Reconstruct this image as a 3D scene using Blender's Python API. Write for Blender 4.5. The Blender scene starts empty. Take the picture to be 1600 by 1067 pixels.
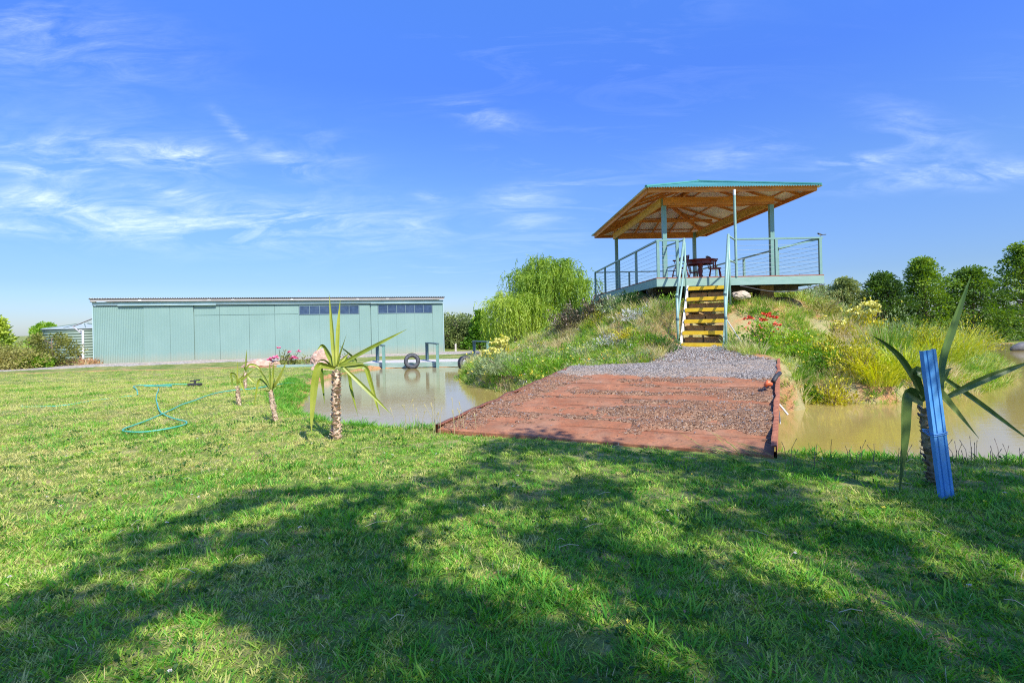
import bpy, math, random
import numpy as np
from mathutils import Vector, Matrix, noise as mnoise

rng = np.random.default_rng(11)
random.seed(5)
S = bpy.context.scene
COL = S.collection

# ------------------------------------------------------------------ camera
EYE = 1.5
ROLL = math.radians(1.3)
PY = 507.3          # row of the horizon at the middle column (1600 px frame)
F = 800.0
cd = bpy.data.cameras.new("camera")
cam = bpy.data.objects.new("camera", cd)
COL.objects.link(cam)
cd.sensor_width = 36; cd.lens = 18.0
cd.shift_y = -(533.5 - PY) / 1600.0
cd.clip_start = 0.05; cd.clip_end = 6000
c_, s_ = math.cos(ROLL), math.sin(ROLL)
m = Matrix(((c_, s_, 0, 0), (0, 0, -1, 0), (-s_, c_, 0, EYE), (0, 0, 0, 1)))
cam.matrix_world = m
S.camera = cam

SUN_EL, SUN_AZ = math.radians(47), math.radians(35)      # azimuth: from behind the camera towards the right
sx, sy, sz = math.sin(SUN_AZ) * math.cos(SUN_EL), -math.cos(SUN_AZ) * math.cos(SUN_EL), math.sin(SUN_EL)

# ------------------------------------------------------------------ node helpers
class NT:
    def __init__(s, tree): s.t = tree; s.n = tree.nodes; s.l = tree.links
    def new(s, typ, **kw):
        n = s.n.new(typ)
        for k, v in kw.items():
            if hasattr(n, k): setattr(n, k, v)
        return n
    def link(s, a, b): s.l.new(a, b)
    def setin(s, n, i, v):
        if hasattr(v, 'is_output') or isinstance(v, bpy.types.NodeSocket): s.l.new(v, n.inputs[i])
        else: n.inputs[i].default_value = v
    def math(s, op, a, b=None, c=None, clamp=False):
        n = s.n.new('ShaderNodeMath'); n.operation = op; n.use_clamp = clamp
        s.setin(n, 0, a)
        if b is not None: s.setin(n, 1, b)
        if c is not None: s.setin(n, 2, c)
        return n.outputs[0]
    def vmath(s, op, a, b=None):
        n = s.n.new('ShaderNodeVectorMath'); n.operation = op
        s.setin(n, 0, a)
        if b is not None: s.setin(n, 1, b)
        return n.outputs[0]
    def noise(s, vec, scale, detail=3, rough=0.55, dist=0.0):
        n = s.n.new('ShaderNodeTexNoise'); n.inputs['Scale'].default_value = scale
        n.inputs['Detail'].default_value = detail; n.inputs['Roughness'].default_value = rough
        n.inputs['Distortion'].default_value = dist
        if vec is not None: s.l.new(vec, n.inputs['Vector'])
        return n.outputs['Fac']
    def ramp(s, fac, stops):
        n = s.n.new('ShaderNodeValToRGB'); e = n.color_ramp.elements
        while len(e) < len(stops): e.new(0.5)
        for i, (p, c) in enumerate(stops):
            e[i].position = p; e[i].color = (c[0], c[1], c[2], 1) if not isinstance(c, (int, float)) else (c, c, c, 1)
        s.l.new(fac, n.inputs[0]); return n.outputs[0]
    def mix(s, fac, a, b, blend='MIX'):
        n = s.n.new('ShaderNodeMix'); n.data_type = 'RGBA'; n.blend_type = blend
        s.setin(n, 0, fac)
        for i, v in ((6, a), (7, b)):
            if isinstance(v, bpy.types.NodeSocket): s.l.new(v, n.inputs[i])
            else: n.inputs[i].default_value = (v[0], v[1], v[2], 1)
        return n.outputs[2]
    def pos(s): return s.n.new('ShaderNodeNewGeometry').outputs['Position']
    def mapping(s, vec, scale=(1, 1, 1), rot=(0, 0, 0)):
        n = s.n.new('ShaderNodeMapping'); n.inputs['Scale'].default_value = scale; n.inputs['Rotation'].default_value = rot
        s.l.new(vec, n.inputs['Vector']); return n.outputs[0]

# ------------------------------------------------------------------ sky and sun
w = bpy.data.worlds.new("World"); S.world = w; w.use_nodes = True
t = NT(w.node_tree); t.n.clear()
sky = t.new('ShaderNodeTexSky', sky_type='NISHITA')
sky.sun_disc = False; sky.sun_elevation = SUN_EL
sky.sun_rotation = math.pi - SUN_AZ
sky.air_density = 1.0; sky.dust_density = 0.35; sky.ozone_density = 2.2
hs = t.new('ShaderNodeHueSaturation'); hs.inputs['Saturation'].default_value = 1.22; hs.inputs['Hue'].default_value = 0.507
t.link(sky.outputs[0], hs.inputs['Color'])
tc = t.new('ShaderNodeTexCoord').outputs['Generated']
sep = t.new('ShaderNodeSeparateXYZ'); t.link(tc, sep.inputs[0])
X, Y, Z = sep.outputs
front = t.math('GREATER_THAN', Y, 0.05)
yy = t.math('MAXIMUM', Y, 0.05)
U = t.math('DIVIDE', X, yy); V = t.math('DIVIDE', Z, yy)
# high thin cirrus everywhere: fibres of a stretched noise
zz = t.math('ADD', t.math('MAXIMUM', Z, 0.0), 0.18)
pl = t.new('ShaderNodeCombineXYZ'); t.link(t.math('DIVIDE', X, zz), pl.inputs[0]); t.link(t.math('DIVIDE', Y, zz), pl.inputs[1])
fm = t.mapping(pl.outputs[0], scale=(1.0, 3.4, 1), rot=(0, 0, math.radians(-16)))
fib = t.noise(fm, 1.6, 9, 0.66, 1.1)
big = t.noise(pl.outputs[0], 0.55, 3, 0.5, 0.3)
gen = t.math('MULTIPLY', t.ramp(fib, [(0.50, 0), (0.80, 1)]), t.ramp(big, [(0.46, 0), (0.66, 1)]))
uv = t.new('ShaderNodeCombineXYZ'); t.link(U, uv.inputs[0]); t.link(V, uv.inputs[1])
um = t.mapping(uv.outputs[0], scale=(1.6, 6.5, 1), rot=(0, 0, math.radians(14)))
fib2 = t.ramp(t.noise(um, 3.2, 10, 0.62, 1.0), [(0.40, 0.0), (0.72, 1.0)])
fine = t.ramp(t.noise(um, 9.0, 8, 0.7, 1.6), [(0.3, 0.35), (0.7, 1.0)])
fib2 = t.math('MULTIPLY', fib2, fine)
blobs = [  # px, py, half width, half height, tilt (deg, down to the right), strength
    (240, 335, 320, 36, 6, 1.0), (120, 235, 260, 50, 4, .35), (60, 60, 240, 60, 12, .12), (100, 300, 120, 16, 14, .6), (290, 232, 46, 15, 10, 1.0), (180, 225, 190, 30, 4, .45),
    (455, 250, 40, 15, 26, .9), (370, 190, 34, 9, 48, .6), (270, 290, 56, 8, 14, .9), (440, 325, 60, 10, 12, .5),
    (500, 340, 150, 26, 8, .4), (760, 180, 60, 18, 18, .6), (815, 305, 55, 16, -6, .6), (830, 340, 60, 20, 20, .4),
    (675, 305, 22, 7, 10, .6), (1130, 255, 90, 20, -6, .5), (1350, 265, 70, 14, -4, .8), (1440, 290, 120, 16, -5, .65),
    (1570, 292, 70, 14, -6, .9), (1450, 225, 90, 34, 24, .4), (80, 40, 190, 60, 12, .3), (620, 330, 120, 30, 6, .3),
    (30, 340, 90, 6, 9, .5), (520, 230, 60, 40, 30, .22), (60, 250, 60, 10, 12, .5)]
acc = None
for bx_, by_, hw, hh, tl, st in blobs:
    u0, v0 = (bx_ - 800) / F, (PY - by_) / F
    a = -math.radians(tl) + ROLL
    du = t.math('SUBTRACT', U, u0); dv = t.math('SUBTRACT', V, v0)
    p = t.math('ADD', t.math('MULTIPLY', du, math.cos(a)), t.math('MULTIPLY', dv, math.sin(a)))
    q = t.math('SUBTRACT', t.math('MULTIPLY', dv, math.cos(a)), t.math('MULTIPLY', du, math.sin(a)))
    p2 = t.math('POWER', t.math('ABSOLUTE', t.math('DIVIDE', p, hw / F)), 2.0)
    q2 = t.math('POWER', t.math('ABSOLUTE', t.math('DIVIDE', q, hh / F)), 2.0)
    e = t.math('MULTIPLY', t.math('EXPONENT', t.math('MULTIPLY', t.math('ADD', p2, q2), -1.0)), st)
    acc = e if acc is None else t.math('ADD', acc, e)
loc = t.math('MULTIPLY', t.math('MULTIPLY', acc, fib2), front)
gen = t.math('MULTIPLY', gen, 0.30)
dens = t.math('ADD', t.math('MINIMUM', t.math('MULTIPLY', loc, .86), .78), gen, clamp=True)
dens = t.math('MULTIPLY', dens, t.ramp(Z, [(0.0, 0), (0.12, 1)]))
grade = t.ramp(t.math('MAXIMUM', Z, 0.0), [(0.0, (.235, .275, .41)), (.08, (.24, .29, .42)), (.24, (.41, .455, .57)), (.42, (.42, .51, .80)), (.56, (.56, .68, .95)), (.9, (.60, .72, 1.0))])
sc2 = t.new('ShaderNodeVectorMath'); sc2.operation = 'SCALE'; sc2.inputs[3].default_value = 1.9; t.link(grade, sc2.inputs[0])
clear = t.vmath('MULTIPLY', hs.outputs[0], sc2.outputs[0])
skycol = t.mix(dens, clear, (6.4, 7.3, 9.4))
bg = t.new('ShaderNodeBackground'); bg.inputs['Strength'].default_value = 0.12
t.link(skycol, bg.inputs['Color'])
out = t.new('ShaderNodeOutputWorld'); t.link(bg.outputs[0], out.inputs[0])

sl = bpy.data.lights.new("sun", 'SUN'); sl.energy = 4.3; sl.angle = math.radians(0.6); sl.color = (1.0, 0.955, 0.87)
so = bpy.data.objects.new("sun", sl); COL.objects.link(so)
so.rotation_euler = Vector((sx, sy, sz)).to_track_quat('Z', 'Y').to_euler()

S.view_settings.view_transform = 'Standard'; S.view_settings.look = 'None'
S.view_settings.gamma = 1.0; S.view_settings.use_curve_mapping = False
S.view_settings.exposure = 0.62
S.cycles.max_bounces = 8; S.cycles.transparent_max_bounces = 8
S.cycles.use_denoising = False
S.cycles.pixel_filter_type = 'BLACKMAN_HARRIS'; S.cycles.filter_width = 1.1

# ------------------------------------------------------------------ geometry helpers
def at(px, py, Z):
    """world point seen at a pixel of the 1600 px photograph, Z metres in front of the camera"""
    u = (px - 800) * Z / F; v = (PY - py) * Z / F
    return Vector((u * c_ + v * s_, Z, -u * s_ + v * c_ + EYE))
def depth(px, py, z):
    k = (-(px - 800) * s_ + (PY - py) * c_) / F
    return (z - EYE) / k
def on(px, py, z): return at(px, py, depth(px, py, z))

class MB:
    def __init__(s): s.v = []; s.f = []; s.mi = []
    def face(s, pts, mi=0):
        n = len(s.v); s.v += [tuple(p) for p in pts]; s.f.append(tuple(range(n, n + len(pts)))); s.mi.append(mi); return s
    def box(s, c, size, R=None, mi=0):
        c = Vector(c); hx, hy, hz = size[0] / 2, size[1] / 2, size[2] / 2; n = len(s.v)
        for dz in (-hz, hz):
            for dx, dy in ((-hx, -hy), (hx, -hy), (hx, hy), (-hx, hy)):
                p = Vector((dx, dy, dz)); p = (R @ p if R else p) + c; s.v.append(tuple(p))
        for q in ((0, 3, 2, 1), (4, 5, 6, 7), (0, 1, 5, 4), (1, 2, 6, 5), (2, 3, 7, 6), (3, 0, 4, 7)):
            s.f.append(tuple(n + i for i in q)); s.mi.append(mi)
        return s
    def beam(s, p, q, w, h, up=(0, 0, 1), mi=0):
        p = Vector(p); q = Vector(q); d = (q - p); L = d.length
        if L < 1e-6: return s
        d /= L; up = Vector(up)
        if abs(d.dot(up)) > 0.98: up = Vector((0, 1, 0))
        r = d.cross(up).normalized(); u = r.cross(d)
        R = Matrix((r, d, u)).transposed()
        return s.box((p + q) / 2, (w, L, h), R, mi)
    def tube(s, pts, r, seg=8, mi=0, caps=True):
        pts = [Vector(p) for p in pts]; rs = r if isinstance(r, (list, tuple)) else [r] * len(pts)
        n0 = len(s.v); prev = None
        for i, p in enumerate(pts):
            d = (pts[min(i + 1, len(pts) - 1)] - pts[max(i - 1, 0)]).normalized()
            if prev is None:
                a = Vector((0, 0, 1)) if abs(d.z) < 0.9 else Vector((1, 0, 0))
                x = d.cross(a).normalized()
            else:
                x = (prev - d * prev.dot(d)).normalized()
            prev = x; y = d.cross(x)
            for k in range(seg):
                an = 2 * math.pi * k / seg
                s.v.append(tuple(p + (x * math.cos(an) + y * math.sin(an)) * rs[i]))
        for i in range(len(pts) - 1):
            for k in range(seg):
                a = n0 + i * seg + k; b = n0 + i * seg + (k + 1) % seg
                s.f.append((a, b, b + seg, a + seg)); s.mi.append(mi)
        if caps:
            s.f.append(tuple(n0 + k for k in reversed(range(seg)))); s.mi.append(mi)
            e = n0 + (len(pts) - 1) * seg
            s.f.append(tuple(e + k for k in range(seg))); s.mi.append(mi)
        return s
    def lathe(s, prof, seg=24, c=(0, 0, 0), R=None, closed=False, mi=0):
        n0 = len(s.v); c = Vector(c); m_ = len(prof)
        for (r, z) in prof:
            for k in range(seg):
                an = 2 * math.pi * k / seg
                p = Vector((r * math.cos(an), r * math.sin(an), z)); p = (R @ p if R else p) + c
                s.v.append(tuple(p))
        for i in range(m_ if closed else m_ - 1):
            j = (i + 1) % m_
            for k in range(seg):
                k2 = (k + 1) % seg
                s.f.append((n0 + i * seg + k, n0 + i * seg + k2, n0 + j * seg + k2, n0 + j * seg + k)); s.mi.append(mi)
        return s
    def grid(s, P, mi=0):
        """P: rows of rows of points"""
        n0 = len(s.v); nr, nc = len(P), len(P[0])
        for row in P:
            for p in row: s.v.append(tuple(p))
        for i in range(nr - 1):
            for j in range(nc - 1):
                a = n0 + i * nc + j; s.f.append((a, a + 1, a + nc + 1, a + nc)); s.mi.append(mi)
        return s
    def add(s, o, M=None):
        n = len(s.v); s.v += [tuple(M @ Vector(p)) if M else p for p in o.v]
        s.f += [tuple(i + n for i in f) for f in o.f]; s.mi += o.mi; return s
    def mesh(s, name, mats, smooth=False):
        me = bpy.data.meshes.new(name); me.from_pydata(s.v, [], s.f)
        for m_ in (mats if isinstance(mats, (list, tuple)) else [mats]): me.materials.append(m_)
        if any(s.mi): me.polygons.foreach_set('material_index', s.mi)
        if smooth: me.polygons.foreach_set('use_smooth', [True] * len(me.polygons))
        me.update(); return me
    def build(s, name, mats, parent=None, smooth=False, bevel=0):
        me = s.mesh(name, mats, smooth)
        o = link(name, me, parent)
        if bevel:
            b = o.modifiers.new('bevel', 'BEVEL'); b.width = bevel; b.segments = 2; b.limit_method = 'ANGLE'
        return o

def quads_mesh(name, verts, nper, mats, smooth=False):
    """verts (N*nper,3) array, each nper consecutive verts one face"""
    verts = np.asarray(verts, dtype=np.float32).reshape(-1, 3); n = len(verts) // nper
    me = bpy.data.meshes.new(name)
    me.vertices.add(len(verts)); me.vertices.foreach_set('co', verts.ravel())
    me.loops.add(len(verts)); me.loops.foreach_set('vertex_index', np.arange(len(verts), dtype=np.int32))
    me.polygons.add(n); me.polygons.foreach_set('loop_start', np.arange(0, len(verts), nper, dtype=np.int32))
    me.polygons.foreach_set('loop_total', np.full(n, nper, dtype=np.int32))
    for m_ in (mats if isinstance(mats, (list, tuple)) else [mats]): me.materials.append(m_)
    me.update(calc_edges=True)
    if smooth: me.polygons.foreach_set('use_smooth', [True] * n)
    return me

def tag(o, label=None, cat=None, group=None, kind=None):
    if label: o['label'] = label
    if cat: o['category'] = cat
    if group: o['group'] = group
    if kind: o['kind'] = kind
    return o
def thing(name, loc, label, cat, group=None, rz=0):
    o = bpy.data.objects.new(name, None); COL.objects.link(o); o.empty_display_size = 0.2
    o.location = loc; o.rotation_euler = (0, 0, rz)
    return tag(o, label, cat, group)
def link(name, me, parent=None):
    o = bpy.data.objects.new(name, me); COL.objects.link(o)
    if parent is not None:
        o.parent = parent
        if parent.type == 'EMPTY': local(parent, o)
    return o
def copy_thing(root, loc, rz, label, group=None, scale=None):
    def cp(o, par):
        c = o.copy(); COL.objects.link(c)
        if par is not None: c.parent = par
        for ch in [k for k in bpy.data.objects if k.parent == o]: cp(ch, c)
        return c
    r = cp(root, None); r.location = loc; r.rotation_euler = (0, 0, rz)
    if scale: r.scale = scale
    r['label'] = label
    if group: r['group'] = group
    return r
def local(parent, o):
    """keep world-space geometry of o while parented to an empty that is not at the origin"""
    o.matrix_parent_inverse = Matrix.LocRotScale(parent.location, parent.rotation_euler, None).inverted()
    return o

def leaf_quads(P, D, size, aspect=0.4, r=None):
    """rhombic leaves: P base points, D directions, size lengths"""
    r = r or rng
    N = len(P); D = D / np.maximum(np.linalg.norm(D, axis=1, keepdims=True), 1e-6)
    A = r.normal(size=(N, 3)); Sd = np.cross(D, A); Sd /= np.maximum(np.linalg.norm(Sd, axis=1, keepdims=True), 1e-6)
    size = np.broadcast_to(size, (N,))[:, None]
    mid = P + D * size * 0.45; tip = P + D * size; wv = Sd * size * aspect * 0.5
    return np.stack([P, mid + wv, tip, mid - wv], axis=1).reshape(-1, 3)
# ------------------------------------------------------------------ materials
def mat(name, col, rough=0.6, metal=0.0, var=None, vscale=8, bump=0, bscale=60, spec=0.5, stretch=(1, 1, 1), coord='pos', detail=5):
    m_ = bpy.data.materials.new(name); m_.use_nodes = True; t = NT(m_.node_tree); t.n.clear()
    b = t.new('ShaderNodeBsdfPrincipled'); o = t.new('ShaderNodeOutputMaterial'); t.link(b.outputs[0], o.inputs[0])
    b.inputs['Roughness'].default_value = rough; b.inputs['Metallic'].default_value = metal
    b.inputs['Specular IOR Level'].default_value = spec
    if coord == 'pos': v = t.pos()
    else: v = t.new('ShaderNodeTexCoord').outputs['Object']
    if stretch != (1, 1, 1): v = t.mapping(v, scale=stretch)
    if var is not None:
        f = t.noise(v, vscale, detail, 0.62)
        t.link(t.ramp(f, [(0.32, col), (0.68, var)]), b.inputs['Base Color'])
        r2 = t.noise(v, vscale * 3.1, 3)
        t.link(t.math('ADD', t.math('MULTIPLY', t.math('SUBTRACT', r2, 0.5), 0.3), rough), b.inputs['Roughness'])
    else: b.inputs['Base Color'].default_value = (*col, 1)
    if bump:
        bn = t.new('ShaderNodeBump'); bn.inputs['Strength'].default_value = bump; bn.inputs['Distance'].default_value = 0.02
        t.link(t.noise(v, bscale, 5, 0.6), bn.inputs['Height']); t.link(bn.outputs[0], b.inputs['Normal'])
    return m_

def leafmat(name, stops, scale=3.0, trans=0.35, rough=0.5, spec=0.3, rnd=0.6, small=40.0, dry=0.0):
    """foliage: colour from noise over position, mixed with a random value per instance"""
    m_ = bpy.data.materials.new(name); m_.use_nodes = True; t = NT(m_.node_tree); t.n.clear()
    p = t.pos()
    a = t.noise(p, scale, 4, 0.6); b_ = t.noise(p, small, 2, 0.5)
    info = t.new('ShaderNodeObjectInfo').outputs['Random']
    f = t.math('ADD', t.math('MULTIPLY', a, 1 - 0.5 * rnd), t.math('MULTIPLY', t.math('SUBTRACT', t.math('MULTIPLY', t.math('ADD', b_, info), 0.5), 0.25), rnd))
    if dry:      # the open side of the lawn is drier
        sp = t.new('ShaderNodeSeparateXYZ'); t.link(p, sp.inputs[0])
        dd = t.math('ADD', t.math('MULTIPLY', sp.outputs[0], -.13), t.math('MULTIPLY', sp.outputs[1], .05))
        dd = t.math('ADD', dd, t.math('MULTIPLY', t.math('SUBTRACT', t.noise(p, .35, 3, .6), .5), 1.2))
        f = t.math('ADD', f, t.math('MULTIPLY', t.ramp(dd, [(.1, 0), (1.0, 1)]), dry))
    col = t.ramp(f, [(0.29 + 0.42 * i / max(1, len(stops) - 1), c) for i, c in enumerate(stops)])
    b = t.new('ShaderNodeBsdfPrincipled'); b.inputs['Roughness'].default_value = rough; b.inputs['Specular IOR Level'].default_value = spec
    tr = t.new('ShaderNodeBsdfTranslucent'); t.link(col, b.inputs['Base Color'])
    hs = t.new('ShaderNodeHueSaturation'); hs.inputs['Hue'].default_value = 0.485; hs.inputs['Saturation'].default_value = 1.15; hs.inputs['Value'].default_value = 1.3
    t.link(col, hs.inputs['Color']); t.link(hs.outputs[0], tr.inputs['Color'])
    mx = t.new('ShaderNodeMixShader'); mx.inputs[0].default_value = trans
    t.link(b.outputs[0], mx.inputs[1]); t.link(tr.outputs[0], mx.inputs[2])
    o = t.new('ShaderNodeOutputMaterial'); t.link(mx.outputs[0], o.inputs[0])
    return m_

TEAL = (0.20, 0.37, 0.32)
M = {}
M['post'] = mat('painted_post', (0.155, 0.31, 0.26), 0.45, var=(0.20, 0.36, 0.31), vscale=5, bump=.1, bscale=90)
M['rail'] = mat('painted_rail', (0.175, 0.32, 0.27), 0.4, var=(0.22, 0.37, 0.32), vscale=9)
M['fascia'] = mat('deck_fascia', (0.23, 0.37, 0.30), 0.5, var=(0.29, 0.43, 0.36), vscale=3, stretch=(1, 1, 4))
M['cable'] = mat('steel_cable', (0.32, 0.40, 0.44), 0.35, metal=0.6)
M['roofgreen'] = mat('green_roof', (0.05, 0.23, 0.19), 0.45, var=(0.09, 0.30, 0.25), vscale=1.4)
M['zinc'] = mat('galvanised', (0.66, 0.63, 0.57), 0.5, metal=0.0, var=(0.86, 0.84, 0.79), vscale=3)
M['timber'] = mat('roof_timber', (0.42, 0.135, 0.018), 0.6, var=(0.74, 0.30, 0.045), vscale=2.2, bump=.25, bscale=40, stretch=(1, 1, 5))
M['timber2'] = mat('golden_timber', (0.50, 0.27, 0.035), 0.6, var=(0.70, 0.42, 0.08), vscale=2.5, bump=.25, bscale=40, stretch=(1, 1, 4))
M['board'] = mat('deck_board', (0.25, 0.085, 0.05), 0.6, var=(0.38, 0.15, 0.09), vscale=6)
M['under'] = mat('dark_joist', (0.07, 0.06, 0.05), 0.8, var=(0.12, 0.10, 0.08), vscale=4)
M['yellow'] = mat('yellow_tread', (0.72, 0.44, 0.012), 0.5, var=(0.82, 0.58, 0.03), vscale=9, bump=.15, bscale=60)
M['rust'] = mat('rust', (0.20, 0.06, 0.03), 0.75, var=(0.42, 0.16, 0.07), vscale=14, bump=.5, bscale=70)
M['pipe'] = mat('pale_rail_pipe', (0.21, 0.37, 0.30), 0.4, var=(0.29, 0.43, 0.37), vscale=8)
M['redwood'] = mat('dark_red_wood', (0.10, 0.012, 0.01), 0.28, var=(0.16, 0.02, 0.015), vscale=6)
M['black'] = mat('black_rubber', (0.02, 0.02, 0.022), 0.6, var=(0.05, 0.05, 0.052), vscale=20, bump=.2)
M['tyre'] = mat('tyre_rubber', (0.035, 0.04, 0.045), 0.7, var=(0.10, 0.105, 0.11), vscale=9, bump=.2)
M['block'] = mat('sandstone_block', (0.24, 0.14, 0.06), 0.85, var=(0.40, 0.26, 0.12), vscale=7, bump=.5, bscale=40)
M['pale_stone'] = mat('pale_stone', (0.46, 0.37, 0.26), 0.85, var=(0.60, 0.50, 0.38), vscale=4, bump=.4, bscale=20)
M['pink_rock'] = mat('pink_rock', (0.42, 0.25, 0.17), 0.9, var=(0.62, 0.45, 0.33), vscale=7, bump=.6, bscale=12)
M['hose'] = mat('teal_hose', (0.06, 0.40, 0.27), 0.4, var=(0.10, 0.46, 0.32), vscale=3)
M['white'] = mat('white_paint', (0.78, 0.78, 0.76), 0.5, var=(0.70, 0.70, 0.68), vscale=6)
M['blue'] = mat('blue_painted_steel', (0.035, 0.24, 0.58), 0.6, var=(0.13, 0.36, 0.66), vscale=9, bump=.12, bscale=220, stretch=(1, 1, .4))
M['jetty'] = mat('jetty_fascia', (0.23, 0.36, 0.30), 0.6, var=(0.36, 0.46, 0.40), vscale=2, stretch=(1, 1, 5), bump=.2)
M['jettytop'] = mat('weathered_board', (0.48, 0.44, 0.38), 0.8, var=(0.62, 0.58, 0.51), vscale=4, bump=.3)
M['darkpost'] = mat('dark_green_post', (0.06, 0.12, 0.12), 0.5, var=(0.09, 0.16, 0.16), vscale=5)
M['rope'] = mat('pale_rope', (0.62, 0.60, 0.56), 0.8)
M['orange'] = mat('orange_plastic', (0.75, 0.16, 0.05), 0.4)
M['log'] = mat('grey_log', (0.10, 0.10, 0.10), 0.85, var=(0.20, 0.19, 0.18), vscale=5, bump=.5)
M['bark'] = mat('bark', (0.14, 0.10, 0.07), 0.9, var=(0.24, 0.18, 0.12), vscale=9, bump=.6, bscale=50)
M['tank'] = mat('green_tank_steel', (0.15, 0.22, 0.17), 0.5, var=(0.22, 0.29, 0.23), vscale=1.2)
M['gutter'] = mat('grey_gutter', (0.42, 0.38, 0.34), 0.5, var=(0.55, 0.52, 0.48), vscale=.6, stretch=(1, 1, .1))
M['shedtrim'] = mat('pale_trim', (0.33, 0.47, 0.45), 0.5, var=(0.46, 0.60, 0.58), vscale=.7)
M['glass'] = mat('window_glass', (0.02, 0.045, 0.10), 0.12, var=(0.05, 0.09, 0.16), vscale=4, spec=0.8)
M['winframe'] = mat('window_frame', (0.16, 0.24, 0.26), 0.5)
M['stalk'] = mat('pale_stalk', (0.42, 0.36, 0.16), 0.7)
M['straw'] = mat('straw', (0.55, 0.45, 0.26), 0.7)

def shed_material(name, base, dark, light):
    m_ = bpy.data.materials.new(name); m_.use_nodes = True; t = NT(m_.node_tree); t.n.clear()
    b = t.new('ShaderNodeBsdfPrincipled'); o = t.new('ShaderNodeOutputMaterial'); t.link(b.outputs[0], o.inputs[0])
    p = t.pos()
    big = t.noise(t.mapping(p, scale=(.5, .5, .35)), 1.0, 4, .6)
    stre = t.noise(t.mapping(p, scale=(5, 5, .25)), 1.5, 4, .6)
    c = t.mix(t.ramp(big, [(.35, 0), (.65, 1)]), dark, light)
    c = t.mix(t.ramp(stre, [(.45, 0), (.8, .5)]), c, base)
    sp = t.new('ShaderNodeSeparateXYZ'); t.link(p, sp.inputs[0])
    low = t.ramp(t.math('ADD', t.math('MULTIPLY', sp.outputs[2], .6), t.math('MULTIPLY', stre, .35)), [(0.0, .55), (.35, 0)])
    c = t.mix(low, c, (.36, .33, .24))          # mud splashed along the foot of the wall
    t.link(c, b.inputs['Base Color']); b.inputs['Roughness'].default_value = .5
    return m_
M['shed'] = shed_material('teal_wall_sheet', (0.195, 0.315, 0.27), (0.205, 0.325, 0.28), (0.235, 0.36, 0.31))

# leaves
M['lf_yucca'] = leafmat('yucca_leaf', [(0.16, 0.24, 0.03), (0.36, 0.42, 0.05), (0.50, 0.52, 0.10)], 2.5, .3, .4, .4, small=6)
M['lf_yucca_shaded'] = leafmat('yucca_leaf_shaded', [(0.06, 0.13, 0.03), (0.12, 0.20, 0.045), (0.20, 0.26, 0.07)], 2.5, .2, .4, .4, small=6)  # yucca leaf again, shade put into the colour for the shaded plant
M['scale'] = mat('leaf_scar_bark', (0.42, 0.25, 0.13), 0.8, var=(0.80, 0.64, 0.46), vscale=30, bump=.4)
M['scale_shaded'] = mat('leaf_scar_bark_shaded', (0.16, 0.12, 0.06), 0.8, var=(0.34, 0.29, 0.17), vscale=30, bump=.4)  # same bark with the shade painted in, for the shaded plant
M['lf_willow'] = leafmat('willow_leaf', [(0.14, 0.27, 0.03), (0.32, 0.46, 0.05), (0.54, 0.62, 0.12)], 1.2, .4, small=5)
M['lf_tree'] = leafmat('tree_leaf', [(0.05, 0.11, 0.025), (0.16, 0.29, 0.035), (0.46, 0.56, 0.07)], 0.9, .3, small=4)
M['lf_tree2'] = leafmat('tree_leaf_dull', [(0.08, 0.13, 0.04), (0.20, 0.27, 0.08), (0.38, 0.43, 0.16)], 1.0, .3, small=4)
M['lf_bright'] = leafmat('bright_leaf', [(0.09, 0.22, 0.02), (0.20, 0.40, 0.035), (0.38, 0.54, 0.06)], 1.2, .4, small=5)
M['lf_olive'] = leafmat('olive_leaf', [(0.12, 0.14, 0.03), (0.26, 0.28, 0.06), (0.46, 0.42, 0.13)], 1.5, .3, small=6)
M['lf_grey'] = leafmat('grey_green_leaf', [(0.15, 0.24, 0.08), (0.30, 0.39, 0.16), (0.48, 0.54, 0.28)], 3, .25, small=9)
M['lf_silver'] = leafmat('silver_leaf', [(0.26, 0.30, 0.24), (0.40, 0.43, 0.38), (0.58, 0.58, 0.54)], 4, .15, small=9)
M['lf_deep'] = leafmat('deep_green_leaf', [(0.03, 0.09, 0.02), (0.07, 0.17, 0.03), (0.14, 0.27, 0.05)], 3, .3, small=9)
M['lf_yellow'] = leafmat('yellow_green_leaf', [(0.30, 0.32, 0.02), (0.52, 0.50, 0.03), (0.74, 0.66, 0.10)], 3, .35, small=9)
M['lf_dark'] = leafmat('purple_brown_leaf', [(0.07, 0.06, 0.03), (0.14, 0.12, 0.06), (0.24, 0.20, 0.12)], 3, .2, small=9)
M['fl_pink'] = mat('pink_petal', (0.62, 0.08, 0.20), .6, var=(0.75, 0.22, 0.36), vscale=20)
M['fl_red'] = mat('red_petal', (0.66, 0.03, 0.02), .6, var=(0.88, 0.22, 0.10), vscale=30)
M['fl_lemon'] = mat('lemon_petal', (0.70, 0.66, 0.10), .6, var=(0.82, 0.78, 0.30), vscale=30)
M['fl_yellow'] = mat('yellow_petal', (0.78, 0.62, 0.02), .6, var=(0.85, 0.74, 0.10), vscale=30)
M['fl_orange'] = mat('orange_petal', (0.80, 0.30, 0.01), .6, var=(0.85, 0.48, 0.03), vscale=30)
M['fl_white'] = mat('pale_petal', (0.66, 0.60, 0.58), .7, var=(0.75, 0.66, 0.66), vscale=30)
M['fl_dust'] = mat('dusty_pink_petal', (0.32, 0.24, 0.18), .7, var=(0.46, 0.36, 0.28), vscale=30)
M['grass_lawn'] = leafmat('lawn_blade', [(0.065, 0.25, 0.035), (0.15, 0.41, 0.045), (0.36, 0.54, 0.07), (0.62, 0.58, 0.20)], 1.1, .35, .5, .12, rnd=.6, small=18, dry=.17)
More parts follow.
